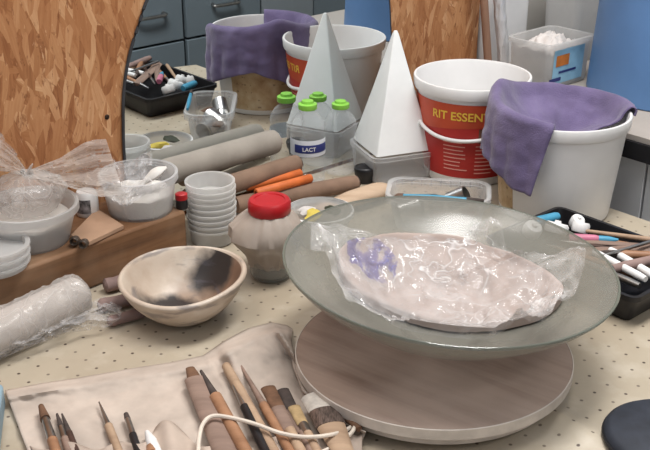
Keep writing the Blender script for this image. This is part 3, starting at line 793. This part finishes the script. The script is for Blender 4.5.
# ------------------------------------------------------------------ buckets
def bucket(name, label, pos, rb, rt, h, group=None):
    t = thing(name, label, 'bucket', pos)
    pr = [(0, .003), (rb - .004, .003), (rb - .003, 0), (rb, .001), (rb + .001, .004)]
    rf = lambda z: rb + (rt - rb) * z / h
    pr += [(rf(h - .024), h - .024), (rt + .0015, h - .022), (rt + .003, h - .018), (rt + .004, h - .002), (rt + .003, h), (rt - .001, h), (rt - .003, h - .004), (rb - .003, .006), (0, .006)]
    obj('shell', lathe(pr, 96), WHITE, t)
    return t, rf
RB = at(467, 171, 0)
t, rf = bucket('plastic_bucket', 'open white bucket with red and yellow lettered label beside the white pyramid', RB, .086, .1115, .203)
obj('label', lathe([(rf(.018) + .0006, .018), (rf(.172) + .0008, .172)], 60, R(165), R(388)), REDL, t)
def wave(s, v):
    a = lerp(R(165), R(388), s); top = .172; bot = .108 + .018 * math.sin((s - .1) * 3.4)
    z = lerp(bot, top, v); r = rf(z) + .0012; return Vector((r * math.cos(a), r * math.sin(a), z))
obj('label_band', grid(60, 6, wave), ORL, t)
obj('lettering', wrap_cyl(letters('RIT ESSENTIAL', .0235), lambda z: rf(z) + .0018, R(260), .147), YELLOW, t)
ln = []
random.seed(3)
for col_ in range(2):
    for k in range(8):
        a0 = R(232 + col_ * 38); a1 = a0 + R(random.uniform(20, 31)); z = .092 - k * .0082 - col_ * .006
        ln.append(lathe([(rf(z) + .0014, z), (rf(z) + .0014, z + .0022)], 8, a0, a1))
obj('small_print', join(*ln), WPRINT, t)
z0 = .066; obj('label_picture', lathe([(rf(.1) + .0016, .094), (rf(.13) + .0020, .124)], 10, R(272), R(312)), TAN, t)
hp = []
for k in range(41):
    s = k / 40; a = lerp(R(172), R(352), s); z = .165 - .066 * math.sin(math.pi * s ** .8) ** .6
    r = rf(z) + .006; hp.append(Vector((r * math.cos(a), r * math.sin(a), z)))
obj('handle', tube(hp, .0038, 10), WHITE, t)
PBK = at(553, 207, 0)
PH, PRB, PRT = .190, .100, .1195
t, rf2 = bucket('plastic_bucket', 'white bucket with a purple towel over its rim, beside the black tool tray', PBK, PRB, PRT, PH)
obj('stained_label', lathe([(rf2(.012) + .0006, .012), (rf2(.128) + .0008, .128)], 40, R(70), R(213)), STAIN, t)
obj('label_print', wrap_cyl(letters('O', .05), lambda z: rf2(z) + .0014, R(110), .085), DARKW, t)
# purple towel
def towel(i, j):
    if j > .6 and i > .85: i -= (i - .85) * .3 * (j - .6) / .4
    # i: angle, j: 0 centre of sag .. .5 rim .. 1 hem of outer flap
    phi = lerp(R(-8), R(252), i)
    d = math.degrees(phi)
    Ls = [(-8, .010), (20, .012), (60, .016), (90, .035), (112, .125), (126, .160), (150, .115), (180, .09), (205, .105), (225, .122), (240, .125), (252, .11)]
    for (a, la), (b, lb) in zip(Ls, Ls[1:]):
        if d <= b + 1e-6: Lf = lerp(la, lb, (d - a) / (b - a)); break
    if j < .5:
        s = j / .5
        r = PRT * (.02 + .93 * s)
        z = PH - .055 + .05 * s ** 2.2 + .007 * math.sin(phi * 3 + s * 4) * s * (1 - s) * 4
        if s > .93: z = lerp(PH - .055 + .05 * s ** 2.2, PH + .004, (s - .93) / .07)
        z += .020 * max(0, math.cos(phi - R(165))) * s * s
    elif j < .6:
        s = (j - .5) / .1
        r = lerp(PRT * .95, PRT + .012, s); z = PH + .004 + (.016 * max(0, math.cos(phi - R(165)))) * (1 - s * .35) + .006 * math.sin(math.pi * s)
    else:
        s = (j - .6) / .4
        zt = PH + .004 + .0104 * max(0, math.cos(phi - R(165)))
        z = zt - Lf * s; fold = .006 * math.sin(phi * 9 + .8) * min(1, s * 1.6) * min(1, Lf / .06)
        r = max(rf2(max(z, 0)) + .0065, PRT + .011 - .002 * s) + abs(fold) + .006 * s * (Lf > .04)
    if j < .6: z += .006 * (ridged(Vector((r * math.cos(phi) * 1.0, r * math.sin(phi) * 1.0, .5)), 13, 2) - .7) * math.sin(math.pi * min(1, j / .6)) + .016 * math.exp(-((phi - R(150)) / .35) ** 2) * math.exp(-((j - .5) / .2) ** 2)
    r += .003 * fbm(Vector((phi, z * 12, 0)), 3)
    return Vector((r * math.cos(phi), r * math.sin(phi), z))
o = obj('purple_towel', grid(110, 60, towel), TOWEL, solid=.003, sharp=70); o.location = PBK
tag(o, 'purple towel draped over the rim of the right white bucket', 'towel')

# ------------------------------------------------------------------ black tool tray
TC = W(1.338, .656, 0)
t = thing('tool_tray', 'long black plastic tray full of tools to the right of the glass bowl', 'tray', TC, A)
obj('body', rtub(.098, .142, .012, .048, .93, .0025, .004), BLACK, t)
TM = Matrix.Translation(TC) @ Matrix.Rotation(A, 4, 'Z')
def tool(name, label, cat, a, b, r0, r1, m, tipm=None, tl=.25, flat=1.0, group='tools in the black tray'):
    a = TM @ Vector(a); b = TM @ Vector(b); tt_ = thing(name, label, cat, a, group=group)
    c = b.lerp(a, tl if tipm else 0)
    n = 8; obj('handle', tube([a.lerp(c, i / n) for i in range(n + 1)], [lerp(r0, r1, i / n) * (.8 if i in (0, n) else 1) for i in range(n + 1)], 10, flat), m, tt_, at0=a)
    if tipm: obj('tip', tube([c, c.lerp(b, .5), b], [r1 * .9, r1 * .8, r1 * .3], 10, flat), tipm, tt_, at0=a)
# local x = u, local y = -w (front of the tray is -y)
tool('paint_tube', 'blue paint tube at the back end of the black tray', 'tube', (.01, .125, .05), (.055, .112, .052), .009, .008, BLUEP)
tool('wooden_tool', 'brown wooden modelling tool in the black tray behind the pink brush', 'tool', (.07, -.10, .05), (.02, .06, .046), .007, .005, ORANGEW, STEEL)
tool('paint_brush', 'brush with pink grip and pale blue tip in the black tray', 'brush', (-.005, .045, .052), (.045, -.015, .054), .008, .007, PINK, BLUEP, .4)
tool('wooden_tool', 'pale wooden stick along the front edge of the black tray', 'tool', (-.07, -.06, .052), (.075, -.13, .056), .007, .007, BEIGEW)
tool('wooden_tool', 'long grey wooden slat lying across the black tray', 'tool', (-.055, .02, .05), (.08, -.085, .054), .012, .012, GREYW, None, 0, .35)
tool('wooden_tool', 'dark wooden handled tool with steel tip in the black tray', 'tool', (.05, -.12, .053), (-.02, .05, .05), .006, .004, DARKW, STEEL)
tool('wooden_tool', 'orange brown ribbon tool in the middle of the black tray', 'tool', (-.04, -.11, .053), (-.045, .06, .047), .007, .005, ORANGEW, STEEL)
tool('steel_tool', 'shiny steel modelling tool lying at the left of the black tray', 'tool', (-.07, -.13, .054), (-.06, .02, .052), .006, .005, STEEL)
tool('modelling_tool', 'white handled tool at the near end of the black tray', 'tool', (-.03, -.135, .055), (.0, -.03, .056), .007, .006, WHITE)
tool('modelling_tool', 'second white handled tool beside the steel one in the black tray', 'tool', (-.055, -.13, .060), (-.03, -.02, .058), .006, .006, WHITE)
tool('wooden_tool', 'brown wooden rib tool crossing the right side of the black tray', 'tool', (.085, -.10, .056), (.0, .03, .05), .008, .006, GREYW, None, 0, .5)
tool('wooden_tool', 'slim pale pointed stick at the right edge of the black tray', 'tool', (.088, -.06, .055), (.04, .06, .048), .005, .003, BEIGEW)
tool('paint_brush', 'brush with dark bristles and orange brown handle in the black tray', 'brush', (.06, -.13, .06), (-.03, -.02, .056), .006, .007, ORANGEW, BRISTLED, .25)
tool('wooden_tool', 'thick mauve grey stick in the front half of the black tray', 'tool', (.08, -.125, .062), (-.06, -.075, .058), .008, .008, CLAYM)
tool('steel_tool', 'thin steel needle tool lying over the front sticks in the black tray', 'tool', (.07, -.07, .066), (-.05, -.04, .062), .0035, .002, STEEL)
for k, (x, y, r, lab) in enumerate(((-.02, .112, .016, 'round white paint pan at the back corner of the black tray'), (.012, .085, .02, 'larger round white paint pan beside the blue paint tube'), (.062, .082, .012, 'small white paint pan on the right of the black tray'), (.045, .06, .015, 'white paint pan in front of the blue paint tube'))):
    o = obj('paint_pan', lathe([(0, 0), (r * .9, 0), (r, .003), (r, .014), (r * .85, .018), (r * .3, .018), (r * .25, .022), (0, .022)], 28), WHITE)
    o.location = TM @ Vector((x, y, .042)); o.rotation_euler = (R(20 * (-1) ** k), R(15), 0); tag(o, lab, 'paint pan', 'white paint pans in the black tray')

# ------------------------------------------------------------------ raised counter and back-right things
CT = .125
t = thing('side_counter', 'beige worktop with black edge and pale grey doors right of the bench', 'counter', ORG + Vector((0, 0, TH)), A)
CU = 1.668
obj('worktop', uwbox(CU, 2.6, .02, .66, CT - .012 - TH, CT - TH), COUNTER, t, bevel=.001)
obj('black_edge', uwbox(CU - .006, CU + .03, .02, .66, CT - .046 - TH, CT - .012 - TH), BLACK, t)
obj('cabinet_body', uwbox(CU + .03, 2.58, .03, .64, 0, CT - .046 - TH), BLACK, t)
for (w0, w1) in ((.03, .235), (.24, .44), (.444, .528), (.533, .66)):
    d_ = obj('door', uwbox(CU + .012, CU + .028, w0, w1, .06, CT - .05 - TH), DOORG, t, bevel=.001)
# blue bin
q0 = at(672, 90, CT); bu, bw = q0.dot(UV), q0.dot(NV) + D; BRD = .178
t = thing('blue_bin', 'tall round blue plastic bin standing on the beige worktop', 'bin', W(bu, bw, CT), A)
obj('shell', lathe([(0, .001), (BRD - .003, 0), (BRD, .003), (BRD - .012, .245), (BRD - .008, .247), (BRD - .008, .262), (BRD - .011, .264), (BRD - .016, .26), (BRD - .006, .008), (0, .008)], 96), BLUE, t)
for k in range(4):
    scrap('crumpled_cloth', ['grey cloth bundle at the left of the blue bin', 'white paper bundle in the blue bin', 'grey paper bundle at the back of the blue bin', 'pale cloth bundle at the right of the blue bin'][k], 'bundle', W(bu + (-.07, 0, .02, .075)[k], bw + (0, .07, -.06, .02)[k], CT + .235), (.05, .05, .05), [ROLLG, PAPER, GREYL, PAPER][k], k * 2.1 + .4)
# clear box with sticker
cu_, cw_ = 1.735, .262
pc = W(cu_, cw_, 0); rc = ray(553, 54); tz = ((pc - CAM).dot(FW)); 
q = at(551, 46, .225); cu_, cw_ = q.dot(UV), q.dot(NV) + D
bh = .225 - CT
t = thing('storage_box', 'clear plastic box of crumpled paper with sky blue sticker beside the blue bin', 'box', W(cu_ + .075, cw_ - .056, CT), A)
obj('body', rtub(.075, .056, .015, bh, .94, .002, .006), TUBM, t)
def stk(x0, x1, z0, z1, o_): return [Vector((x, -.056 * (.94 + .06 * z / bh) - o_, z)) for x, z in ((x0, z0), (x1, z0), (x1, z1), (x0, z1))], [[0, 1, 2, 3]]
obj('sticker', stk(-.06, .045, .012, .086, .0012), BLST, t)
obj('sticker_print', stk(-.052, -.008, .05, .074, .0020), ORST, t)
obj('sticker_print', join(stk(-.07, -.03, .018, .026, .0020), stk(-.04, 0.02, .034, .039, .0020)), INK, t)
BXM = Matrix.Translation(W(cu_ + .075, cw_ - .056, CT)) @ Matrix.Rotation(A, 4, 'Z')
def crump(s, v): return Vector((lerp(-.062, .062, s), lerp(-.044, .044, v), .075 + .028 * math.sin(math.pi * s) * math.sin(math.pi * v) + .014 * (ridged(Vector((s, v, 7)), 3) - 1)))
o = obj('crumpled_paper', grid(36, 40, crump), PAPER, sharp=35); o.matrix_world = BXM; tag(o, 'crumpled white paper heaped in the clear storage box', 'paper')
# taller milky tub behind
q = at(560, 25, .29); 
t = thing('storage_tub', 'tall milky storage tub with wide rim behind the clear storage box', 'tub', W(2.06, .085, CT), A)
obj('body', rtub(.085, .052, .02, .24, .9, .002, .004), TUBM, t)
obj('rim_band', loft([[Vector((x, y, .215)) for x, y in rrect(.091, .058, .024)], [Vector((x, y, .238)) for x, y in rrect(.093, .060, .025)], [Vector((x, y, .243)) for x, y in rrect(.082, .049, .02)]], False, False), TUBM, t)
# white canister, stick, foil rod, post
t = thing('white_canister', 'white rounded plastic canister standing right of the strand board', 'canister', W(1.884, -.004, CT), A)
obj('body', loft([[Vector((x, -y * 0 + yy, z)) for x, yy in rrect(hx, .024, .02)] for hx, z in ((.072, 0), (.076, .01), (.076, .13), (.07, .16), (.055, .185), (.03, .198))]), WHITE, t, sharp=60)
obj('cap', lathe([(0, .195), (.018, .195), (.018, .214), (0, .216)], 24), WHITE, t)
a = W(1.82, .055, .0); 
p0 = at(487, 92, .06); 
def upright(x0, y0, x1, y1, w):                 # two points on the plane at distance w from the board
    out = []
    for x, y in ((x0, y0), (x1, y1)):
        r = ray(x, y); t_ = (NV * (w - D) - CAM).dot(NV) / r.dot(NV); out.append(CAM + r * t_)
    return out
def standing(name, label, cat, xs, w, r, m, seg=14):
    a, b = upright(xs[0], xs[1], xs[2], xs[3], w)
    d = (b - a).normalized(); a = a - d * ((a.z - (CT + .002 if a.dot(UV) > 1.7 else .002)) / d.z); b = b + d * .15
    n = 30
    return tag(obj(name, tube([a.lerp(b, i / n) for i in range(n + 1)], r, seg, fn=lambda q, c: c + (q - c) * (1 + (.12 * fbm(q, 40) if m is FOIL else 0))), m, at0=a, sharp=30 if m is FOIL else 50), label, cat)
standing('wooden_stick', 'brown wooden stick standing behind the red labelled bucket', 'stick', (488, 62, 484, 0), .04, .009, m_wood('brown stick wood', S(150, 116, 96), S(122, 90, 74), .6, 'Z'))
standing('foil_rod', 'shiny foil wrapped rod standing beside the brown wooden stick', 'rod', (504, 66, 499, 0), .052, .0135, FOIL)
o = obj('wooden_post', uwbox(2.16, 2.235, -.04, .02, 0, 1.6), DARKW, bevel=.004); o.location = ORG + Vector((0, 0, TH)); o.rotation_euler = (0, 0, A)
tag(o, 'dark brown wooden post against the wall behind the white canister', 'post')

# ------------------------------------------------------------------ wrapped clay and coils, left front
a = at(-30, 346, .034); b = at(86, 290, .034)
n = 46; ctrl = [a.lerp(b, i / n) for i in range(n + 1)]
rad = [.032 * (1 if i < n - 3 else (.9, .72, .45, .2)[i - n + 3]) for i in range(n + 1)]
t = thing('wrapped_clay', 'pale clay roll in crinkled wrap lying in front of the plank', 'clay', a)
obj('clay_core', tube(ctrl, [r * .86 for r in rad], 24), mottled('pale clay', S(192, 182, 174), .08, 16, .8), t, at0=a)
obj('film_wrap', tube(ctrl, rad, 60, fn=lambda q, c: c + (q - c) * (1 + .10 * (ridged(q, 38, 3) - 1))), FILMM, t, at0=a, sharp=30)
def trail(s, v):
    top = poly([(-6, 345, 0), (40, 326, 0), (82, 306, 0), (104, 296, 0), (122, 306, 0)], s); bot = poly([(-6, 362, 0), (30, 347, 0), (70, 333, 0), (104, 328, 0), (120, 322, 0)], s)
    q = top.lerp(bot, v); z = .006 + .022 * math.sin(math.pi * v) ** .7 * (.5 + .5 * math.sin(math.pi * s)) + .009 * (ridged(Vector((s * 3, v * 1.2, 2)), 2.2, 3) - .8)
    return at(q.x, q.y, max(.002, z))
tag(obj('plastic_bag', grid(90, 40, trail), FILM, at0=at(60, 335, 0), sharp=30), 'crumpled clear plastic bag lying in front of the wrapped clay roll', 'plastic bag')
for k, (p0, p1, r, lab) in enumerate((((98, 306), (136, 298), .010, 'mauve clay coil behind the crumpled bag, left of the smoke marked bowl'), ((108, 322), (146, 311), .0085, 'mauve clay coil nearest the smoke marked bowl'), ((104, 286), (128, 280), .011, 'short mauve clay piece against the plank'))):
    A0 = at(*p0, r + .001); B0 = at(*p1, r + .001)
    tag(obj('clay_coil', tube([A0.lerp(B0, i / 12) for i in range(13)], [r * (.6 if i in (0, 12) else 1) for i in range(13)], 16, fn=lambda q, c: c + (q - c) * (1 + .12 * fbm(q, 60))), CLAYM, at0=A0), lab, 'clay', 'clay coils')

# ------------------------------------------------------------------ canvas brush roll
TOP = [(5, 391), (40, 384), (80, 378), (130, 369), (170, 363), (203, 356), (222, 343), (245, 329), (265, 321), (281, 322), (292, 329)]
BOT = [(46, 500), (90, 500), (140, 500), (190, 500), (240, 500), (280, 500), (312, 495), (338, 478), (352, 462), (360, 446), (366, 432)]
RGT = [(292, 329), (290, 345), (293, 367), (303, 392), (324, 411), (345, 424), (366, 432)]
def P2(l): return [Vector((x, y, 0)) for x, y in l]
TOPp, BOTp, RGTp = P2(TOP), P2(BOT), P2(RGT)
def roll_px(s, v):
    i = min(int(s * 10), 9); f = s * 10 - i
    a = TOPp[i].lerp(TOPp[i + 1], f); b = BOTp[i].lerp(BOTp[i + 1], f); q = a.lerp(b, v)
    if s > .6:
        k = (s - .6) / .4; q = q.lerp(poly(RGTp, v), k * k)
    return q
def roll_z(s, v):
    z = .0050 + .0045 * fbm(Vector((s * 5, v * 3, 1)), 1.3) + .0022 * ridged(Vector((s * 6, v * 3, 4)), 2.4, 3)
    z += .008 * math.exp(-((v - .05) / .05) ** 2)
    k = max(0, min(1, (s - .52) / .22)) * max(0, min(1, (1.0 - s) / .12))
    z += .026 * k * math.exp(-((v - .10) / .16) ** 2) + .010 * k * math.exp(-((s - .80 - v * .3) / .03) ** 2)
    z += .014 * math.exp(-((s - .60) / .03) ** 2) * max(0, 1 - v * 3)
    z += .010 * math.exp(-((s - .985) / .03) ** 2)
    z *= min(1, .15 + v * 12)
    return max(z, .0025)
KB = at(150, 430, 0)
t = thing('brush_roll', 'open pale canvas brush roll spread at the front left of the bench', 'brush roll', KB)
obj('canvas', grid(130, 70, lambda s, v: at(*roll_px(s, v).xy, roll_z(s, v))), CANVAS, t, at0=KB, solid=.0018, sharp=80)
# pocket strip with a scalloped mouth
def pocket(s, v):
    x = lerp(28, 362, s); ytop = 446 + 4 * math.sin(s * 40) - 22 * math.exp(-((s - .42) / .07) ** 2) - max(0, s - .62) * 42 
    y = lerp(ytop, 505, v); x += (y - 440) * .35 * (1 - s)
    z = .016 + .006 * math.sin(s * 62) + .003 * v; z *= 1 - .6 * v
    return at(x, y, z)
obj('pocket', grid(150, 16, pocket), CANVAS2, t, at0=KB, solid=.0016, sharp=80)
cord = [(198, 462), (199, 440), (203, 424), (213, 416), (232, 418), (255, 424), (280, 433), (305, 437), (330, 435), (348, 429), (357, 420), (352, 416), (340, 416)]
obj('tie_cord', tube(smooth([at(x, y, .034 if i < 9 else .02) for i, (x, y) in enumerate(cord)], 80), .0026, 8), CORD, t, at0=KB)
cord2 = [(357, 420), (352, 432), (338, 444), (322, 452), (300, 462)]
obj('tie_cord', tube(smooth([at(x, y, .022) for x, y in cord2], 40), .0026, 8), CORD, t, at0=KB)
def brush(name, label, cat, tip, end, segs, z=.017, group='tools in the canvas roll', flat=1.0):
    """segs: (part name, length in px from the tip, r0, r1, material)"""
    tp = Vector((*tip, 0)); ed = Vector((*end, 0)); Ln = (ed - tp).length; base = at(*tip, z); rt = thing(name, label, cat, base, group=group)
    s0 = 0
    for nm, ln, r0, r1, m in segs:
        s1 = min(1, s0 + ln / Ln); a = at(*tp.lerp(ed, s0).xy, z); b = at(*tp.lerp(ed, s1).xy, z)
        n = 8; obj(nm, tube([a.lerp(b, i / n) for i in range(n + 1)], [lerp(r0, r1, i / n) for i in range(n + 1)], 14, flat if 'pad' not in nm else .4), m, rt, at0=base)
        s0 = s1
brush('paint_brush', 'brush with round brown bristles, leftmost in the canvas roll', 'brush', (41, 406), (72, 500), (('bristles', 14, .0035, .0065, BRISTLE), ('ferrule', 22, .005, .006, STEEL), ('handle', 90, .0065, .006, ORANGEW)))
brush('paint_brush', 'thin brush with dark bristles, second from the left in the canvas roll', 'brush', (57, 414), (84, 500), (('bristles', 14, .0015, .004, BRISTLED), ('ferrule', 12, .004, .0045, STEEL), ('handle', 90, .005, .005, GREYW)))
brush('paint_brush', 'thin grey brush with long dark tip, third from the left in the canvas roll', 'brush', (62, 414), (94, 500), (('bristles', 20, .0012, .004, BRISTLED), ('handle', 90, .0045, .005, DARKW)))
brush('needle_tool', 'needle tool with fine steel point in the left half of the canvas roll', 'tool', (99, 402), (138, 500), (('needle', 26, .001, .004, STEEL), ('handle', 90, .0055, .005, BEIGEW)))
brush('paint_brush', 'black handled brush with small dark tip in the left half of the canvas roll', 'brush', (126, 414), (154, 500), (('bristles', 6, .003, .004, BRISTLED), ('ferrule', 16, .004, .0045, STEEL), ('handle', 90, .005, .0055, BLACK)))
brush('plaster_tool', 'white plastic tool beside the folded pocket in the canvas roll', 'tool', (147, 432), (178, 500), (('tip', 10, .003, .007, WHITE), ('handle', 80, .007, .007, WHITE)))
brush('wooden_tool', 'short brown handled tool showing at the pocket left of the wide ruler', 'tool', (151, 447), (166, 500), (('knob', 8, .006, .008, ORANGEW), ('handle', 60, .007, .007, ORANGEW)))
brush('wooden_ruler', 'wide flat grey wooden ruler with brown tip in the canvas roll', 'ruler', (190, 368), (246, 500), (('tip', 12, .006, .010, BRISTLE), ('slat', 135, .014, .015, GREYW)), .022, flat=.38)
brush('loop_tool', 'orange wooden handled tool with dark wire point right of the wide ruler', 'tool', (201, 371), (272, 500), (('wire', 30, .002, .006, BRISTLED), ('handle', 120, .0085, .008, ORANGEW)), .024)
brush('paint_brush', 'slim brush with steel ferrule and black handle in the middle of the canvas roll', 'brush', (231, 378), (288, 500), (('ferrule', 32, .0025, .0045, STEEL), ('handle', 100, .006, .006, BLACK)), .022)
brush('wooden_tool', 'pale wooden modelling stick in the middle of the canvas roll', 'tool', (226, 366), (300, 500), (('blade', 30, .006, .0075, BEIGEW), ('handle', 130, .0075, .007, BEIGEW)), .02)
brush('paint_brush', 'long brush with thin grey ferrule in the right half of the canvas roll', 'brush', (241, 366), (312, 490), (('ferrule', 45, .0018, .005, GREYW), ('handle', 110, .006, .006, ORANGEW)), .022)
brush('paint_brush', 'brush with broad brown bristle pad in the right half of the canvas roll', 'brush', (268, 388), (316, 482), (('bristle_pad', 22, .010, .009, BRISTLE), ('ferrule_pad', 26, .009, .008, GREYW), ('handle', 60, .007, .007, BEIGEW)), .024)
brush('paint_brush', 'grey brush with worn bristles beside the straw bristle brush', 'brush', (283, 390), (324, 478), (('bristle_pad', 22, .008, .008, BRISTLED), ('ferrule_pad', 26, .008, .008, GREYW), ('handle', 60, .007, .007, GREYW)), .020)
brush('paint_brush', 'small brush with straw coloured bristles left of the white bristle brush', 'brush', (294, 407), (326, 470), (('bristle_pad', 20, .008, .007, BRISTLEY), ('ferrule', 10, .006, .006, STEEL), ('handle', 45, .006, .006, BEIGEW)), .024)
brush('flat_brush', 'wide flat brush with white bristles and steel ferrule at the right of the canvas roll', 'brush', (317, 397), (352, 470), (('bristle_pad', 16, .021, .019, BRISTLEW), ('ferrule_pad', 17, .0195, .0195, mottled('ribbed tin ferrule', S(128, 112, 104), .3, 90, .4, metal=.5, stretch=(6, 1, 6))), ('handle_pad', 45, .018, .010, BEIGEW)), .025)
brush('paint_brush', 'dark brush with reddish brown tip against the turntable edge', 'brush', (330, 402), (360, 430), (('ferrule', 20, .004, .005, BRISTLED), ('tip', 20, .005, .004, BRISTLE)), .022)

# ------------------------------------------------------------------ dark pad at the right corner, pale blue box at the left edge
q = at(668, 446, 0)
t = thing('round_pad', 'dark navy round pad at the front right corner of the bench', 'pad', q)
obj('cover', lathe([(0, 0), (.07, 0), (.078, .006), (.078, .016), (.07, .022), (0, .024)], 64), NAVY, t, sharp=60)
obj('piping', lathe([(.0785 + .002 * math.cos(R(i)), .011 + .002 * math.sin(R(i))) for i in range(0, 361, 45)], 64), BLACK, t)
q = at(-29, 446, 0)
o = obj('pale_blue_box', loft([[Vector((x, y, z)) for x, y in rrect(.036, .09, .008)] for z in (.0005, .03)]), LBLUE, bevel=.003); o.location = q; o.rotation_euler = (0, 0, R(12))
tag(o, 'pale blue plastic box at the left edge beside the canvas roll', 'box')

# ------------------------------------------------------------------ across the room, seen in the mirror
WC = 1.75
uL, zg = refl(184, 39, WC); uA, zA = refl(100, 55, WC); uB, zB = refl(262, 30, WC)
def cabinet(label, u0, u1, zgap, top, m, hands=()):
    t = thing('drawer_cabinet', label, 'cabinet', W((u0 + u1) / 2, WC + .25, TH), A, group='drawer cabinets')
    h = (u1 - u0) / 2
    obj('carcass', box(-h, h, -.25, .228, 0, top - TH), mottled('dark gap', S(58, 64, 70), .1, 5, .6), t)
    zs = [0.08, zgap - TH - .33, zgap - TH, zgap - TH + .33, top - TH]
    for z0, z1 in zip(zs, zs[1:]):
        d_ = obj('drawer', box(-h + .004, h - .004, .228, .25, z0 + .004, z1 - .004), m, t, bevel=.003)
        c0 = z0 + .115
        obj('handle', tube(smooth([Vector((-.055, .25, c0)), Vector((-.05, .272, c0 - .004)), Vector((.05, .272, c0 - .004)), Vector((.055, .25, c0))], 16), .007, 8), STEEL, d_)
    return t
cabinet('blue grey drawer cabinet left of the dark gap, seen in the mirror', refl(116, 55, WC)[0], uL - .004, zg, .62, GREYB)
cabinet('blue grey drawer cabinet behind the reflected purple towel, seen in the mirror', uL + .004, uB - .01, zg, .62, GREYB)
uC, _ = refl(313, 20, WC); uD, _ = refl(390, 20, WC)
t = thing('cupboard', 'plain light grey cupboard seen in the mirror above the reflected towel', 'cupboard', W((uB + uC) / 2, WC + .25, TH), A)
obj('carcass', box(-(uC - uB) / 2, (uC - uB) / 2, -.25, .24, 0, .75 - TH), GREYL, t, bevel=.003)
t = thing('locker', 'tall blue grey locker seen in the mirror behind the reflected pyramid', 'locker', W((uC + uD) / 2 + .005, WC + .27, TH), A)
obj('carcass', box(-(uD - uC) / 2, (uD - uC) / 2, -.25, .235, 0, .8 - TH), mottled('dark gap', S(58, 64, 70), .1, 5, .6), t)
obj('door', box(-(uD - uC) / 2 + .004, (uD - uC) / 2 - .004, .235, .25, .02, .8 - TH), GREYB, t, bevel=.002)

# ------------------------------------------------------------------ light
def area(name, loc, tgt, size, sy, power, col):
    l = bpy.data.lights.new(name, 'AREA'); l.shape = 'RECTANGLE'; l.size = size; l.size_y = sy; l.energy = power; l.color = col
    o = bpy.data.objects.new(name, l); COL.objects.link(o); o.location = loc
    o.rotation_euler = (Vector(tgt) - Vector(loc)).to_track_quat('-Z', 'Y').to_euler(); return o
area('window_light', (1.7, -.5, 1.9), (.1, 1.6, 0), 1.6, 1.2, 56, (.98, .98, 1))
area('overhead_fill', (-.7, 1.1, 2.3), (0, 1.6, 0), .7, .7, 17, (1, .96, .92))  # added overhead fill, kept small for sharper glints on the film
area('cabinet_fill', W(1.3, .75, 2.0), W(1.4, 1.75, .2), 1.2, .5, 62, (1, .98, .95))  # added fill that brightens the cabinets reflected in the mirror
wd = bpy.data.worlds.new('world'); sc.world = wd; wd.use_nodes = True
bg = wd.node_tree.nodes['Background']; bg.inputs[0].default_value = (.80, .84, .90, 1); bg.inputs[1].default_value = .68
sc.view_settings.view_transform = 'Standard'; sc.view_settings.look = 'None'; sc.view_settings.exposure = -.2
sc.cycles.max_bounces = 10; sc.cycles.transparent_max_bounces = 24; sc.cycles.caustics_reflective = True; sc.cycles.caustics_refractive = False
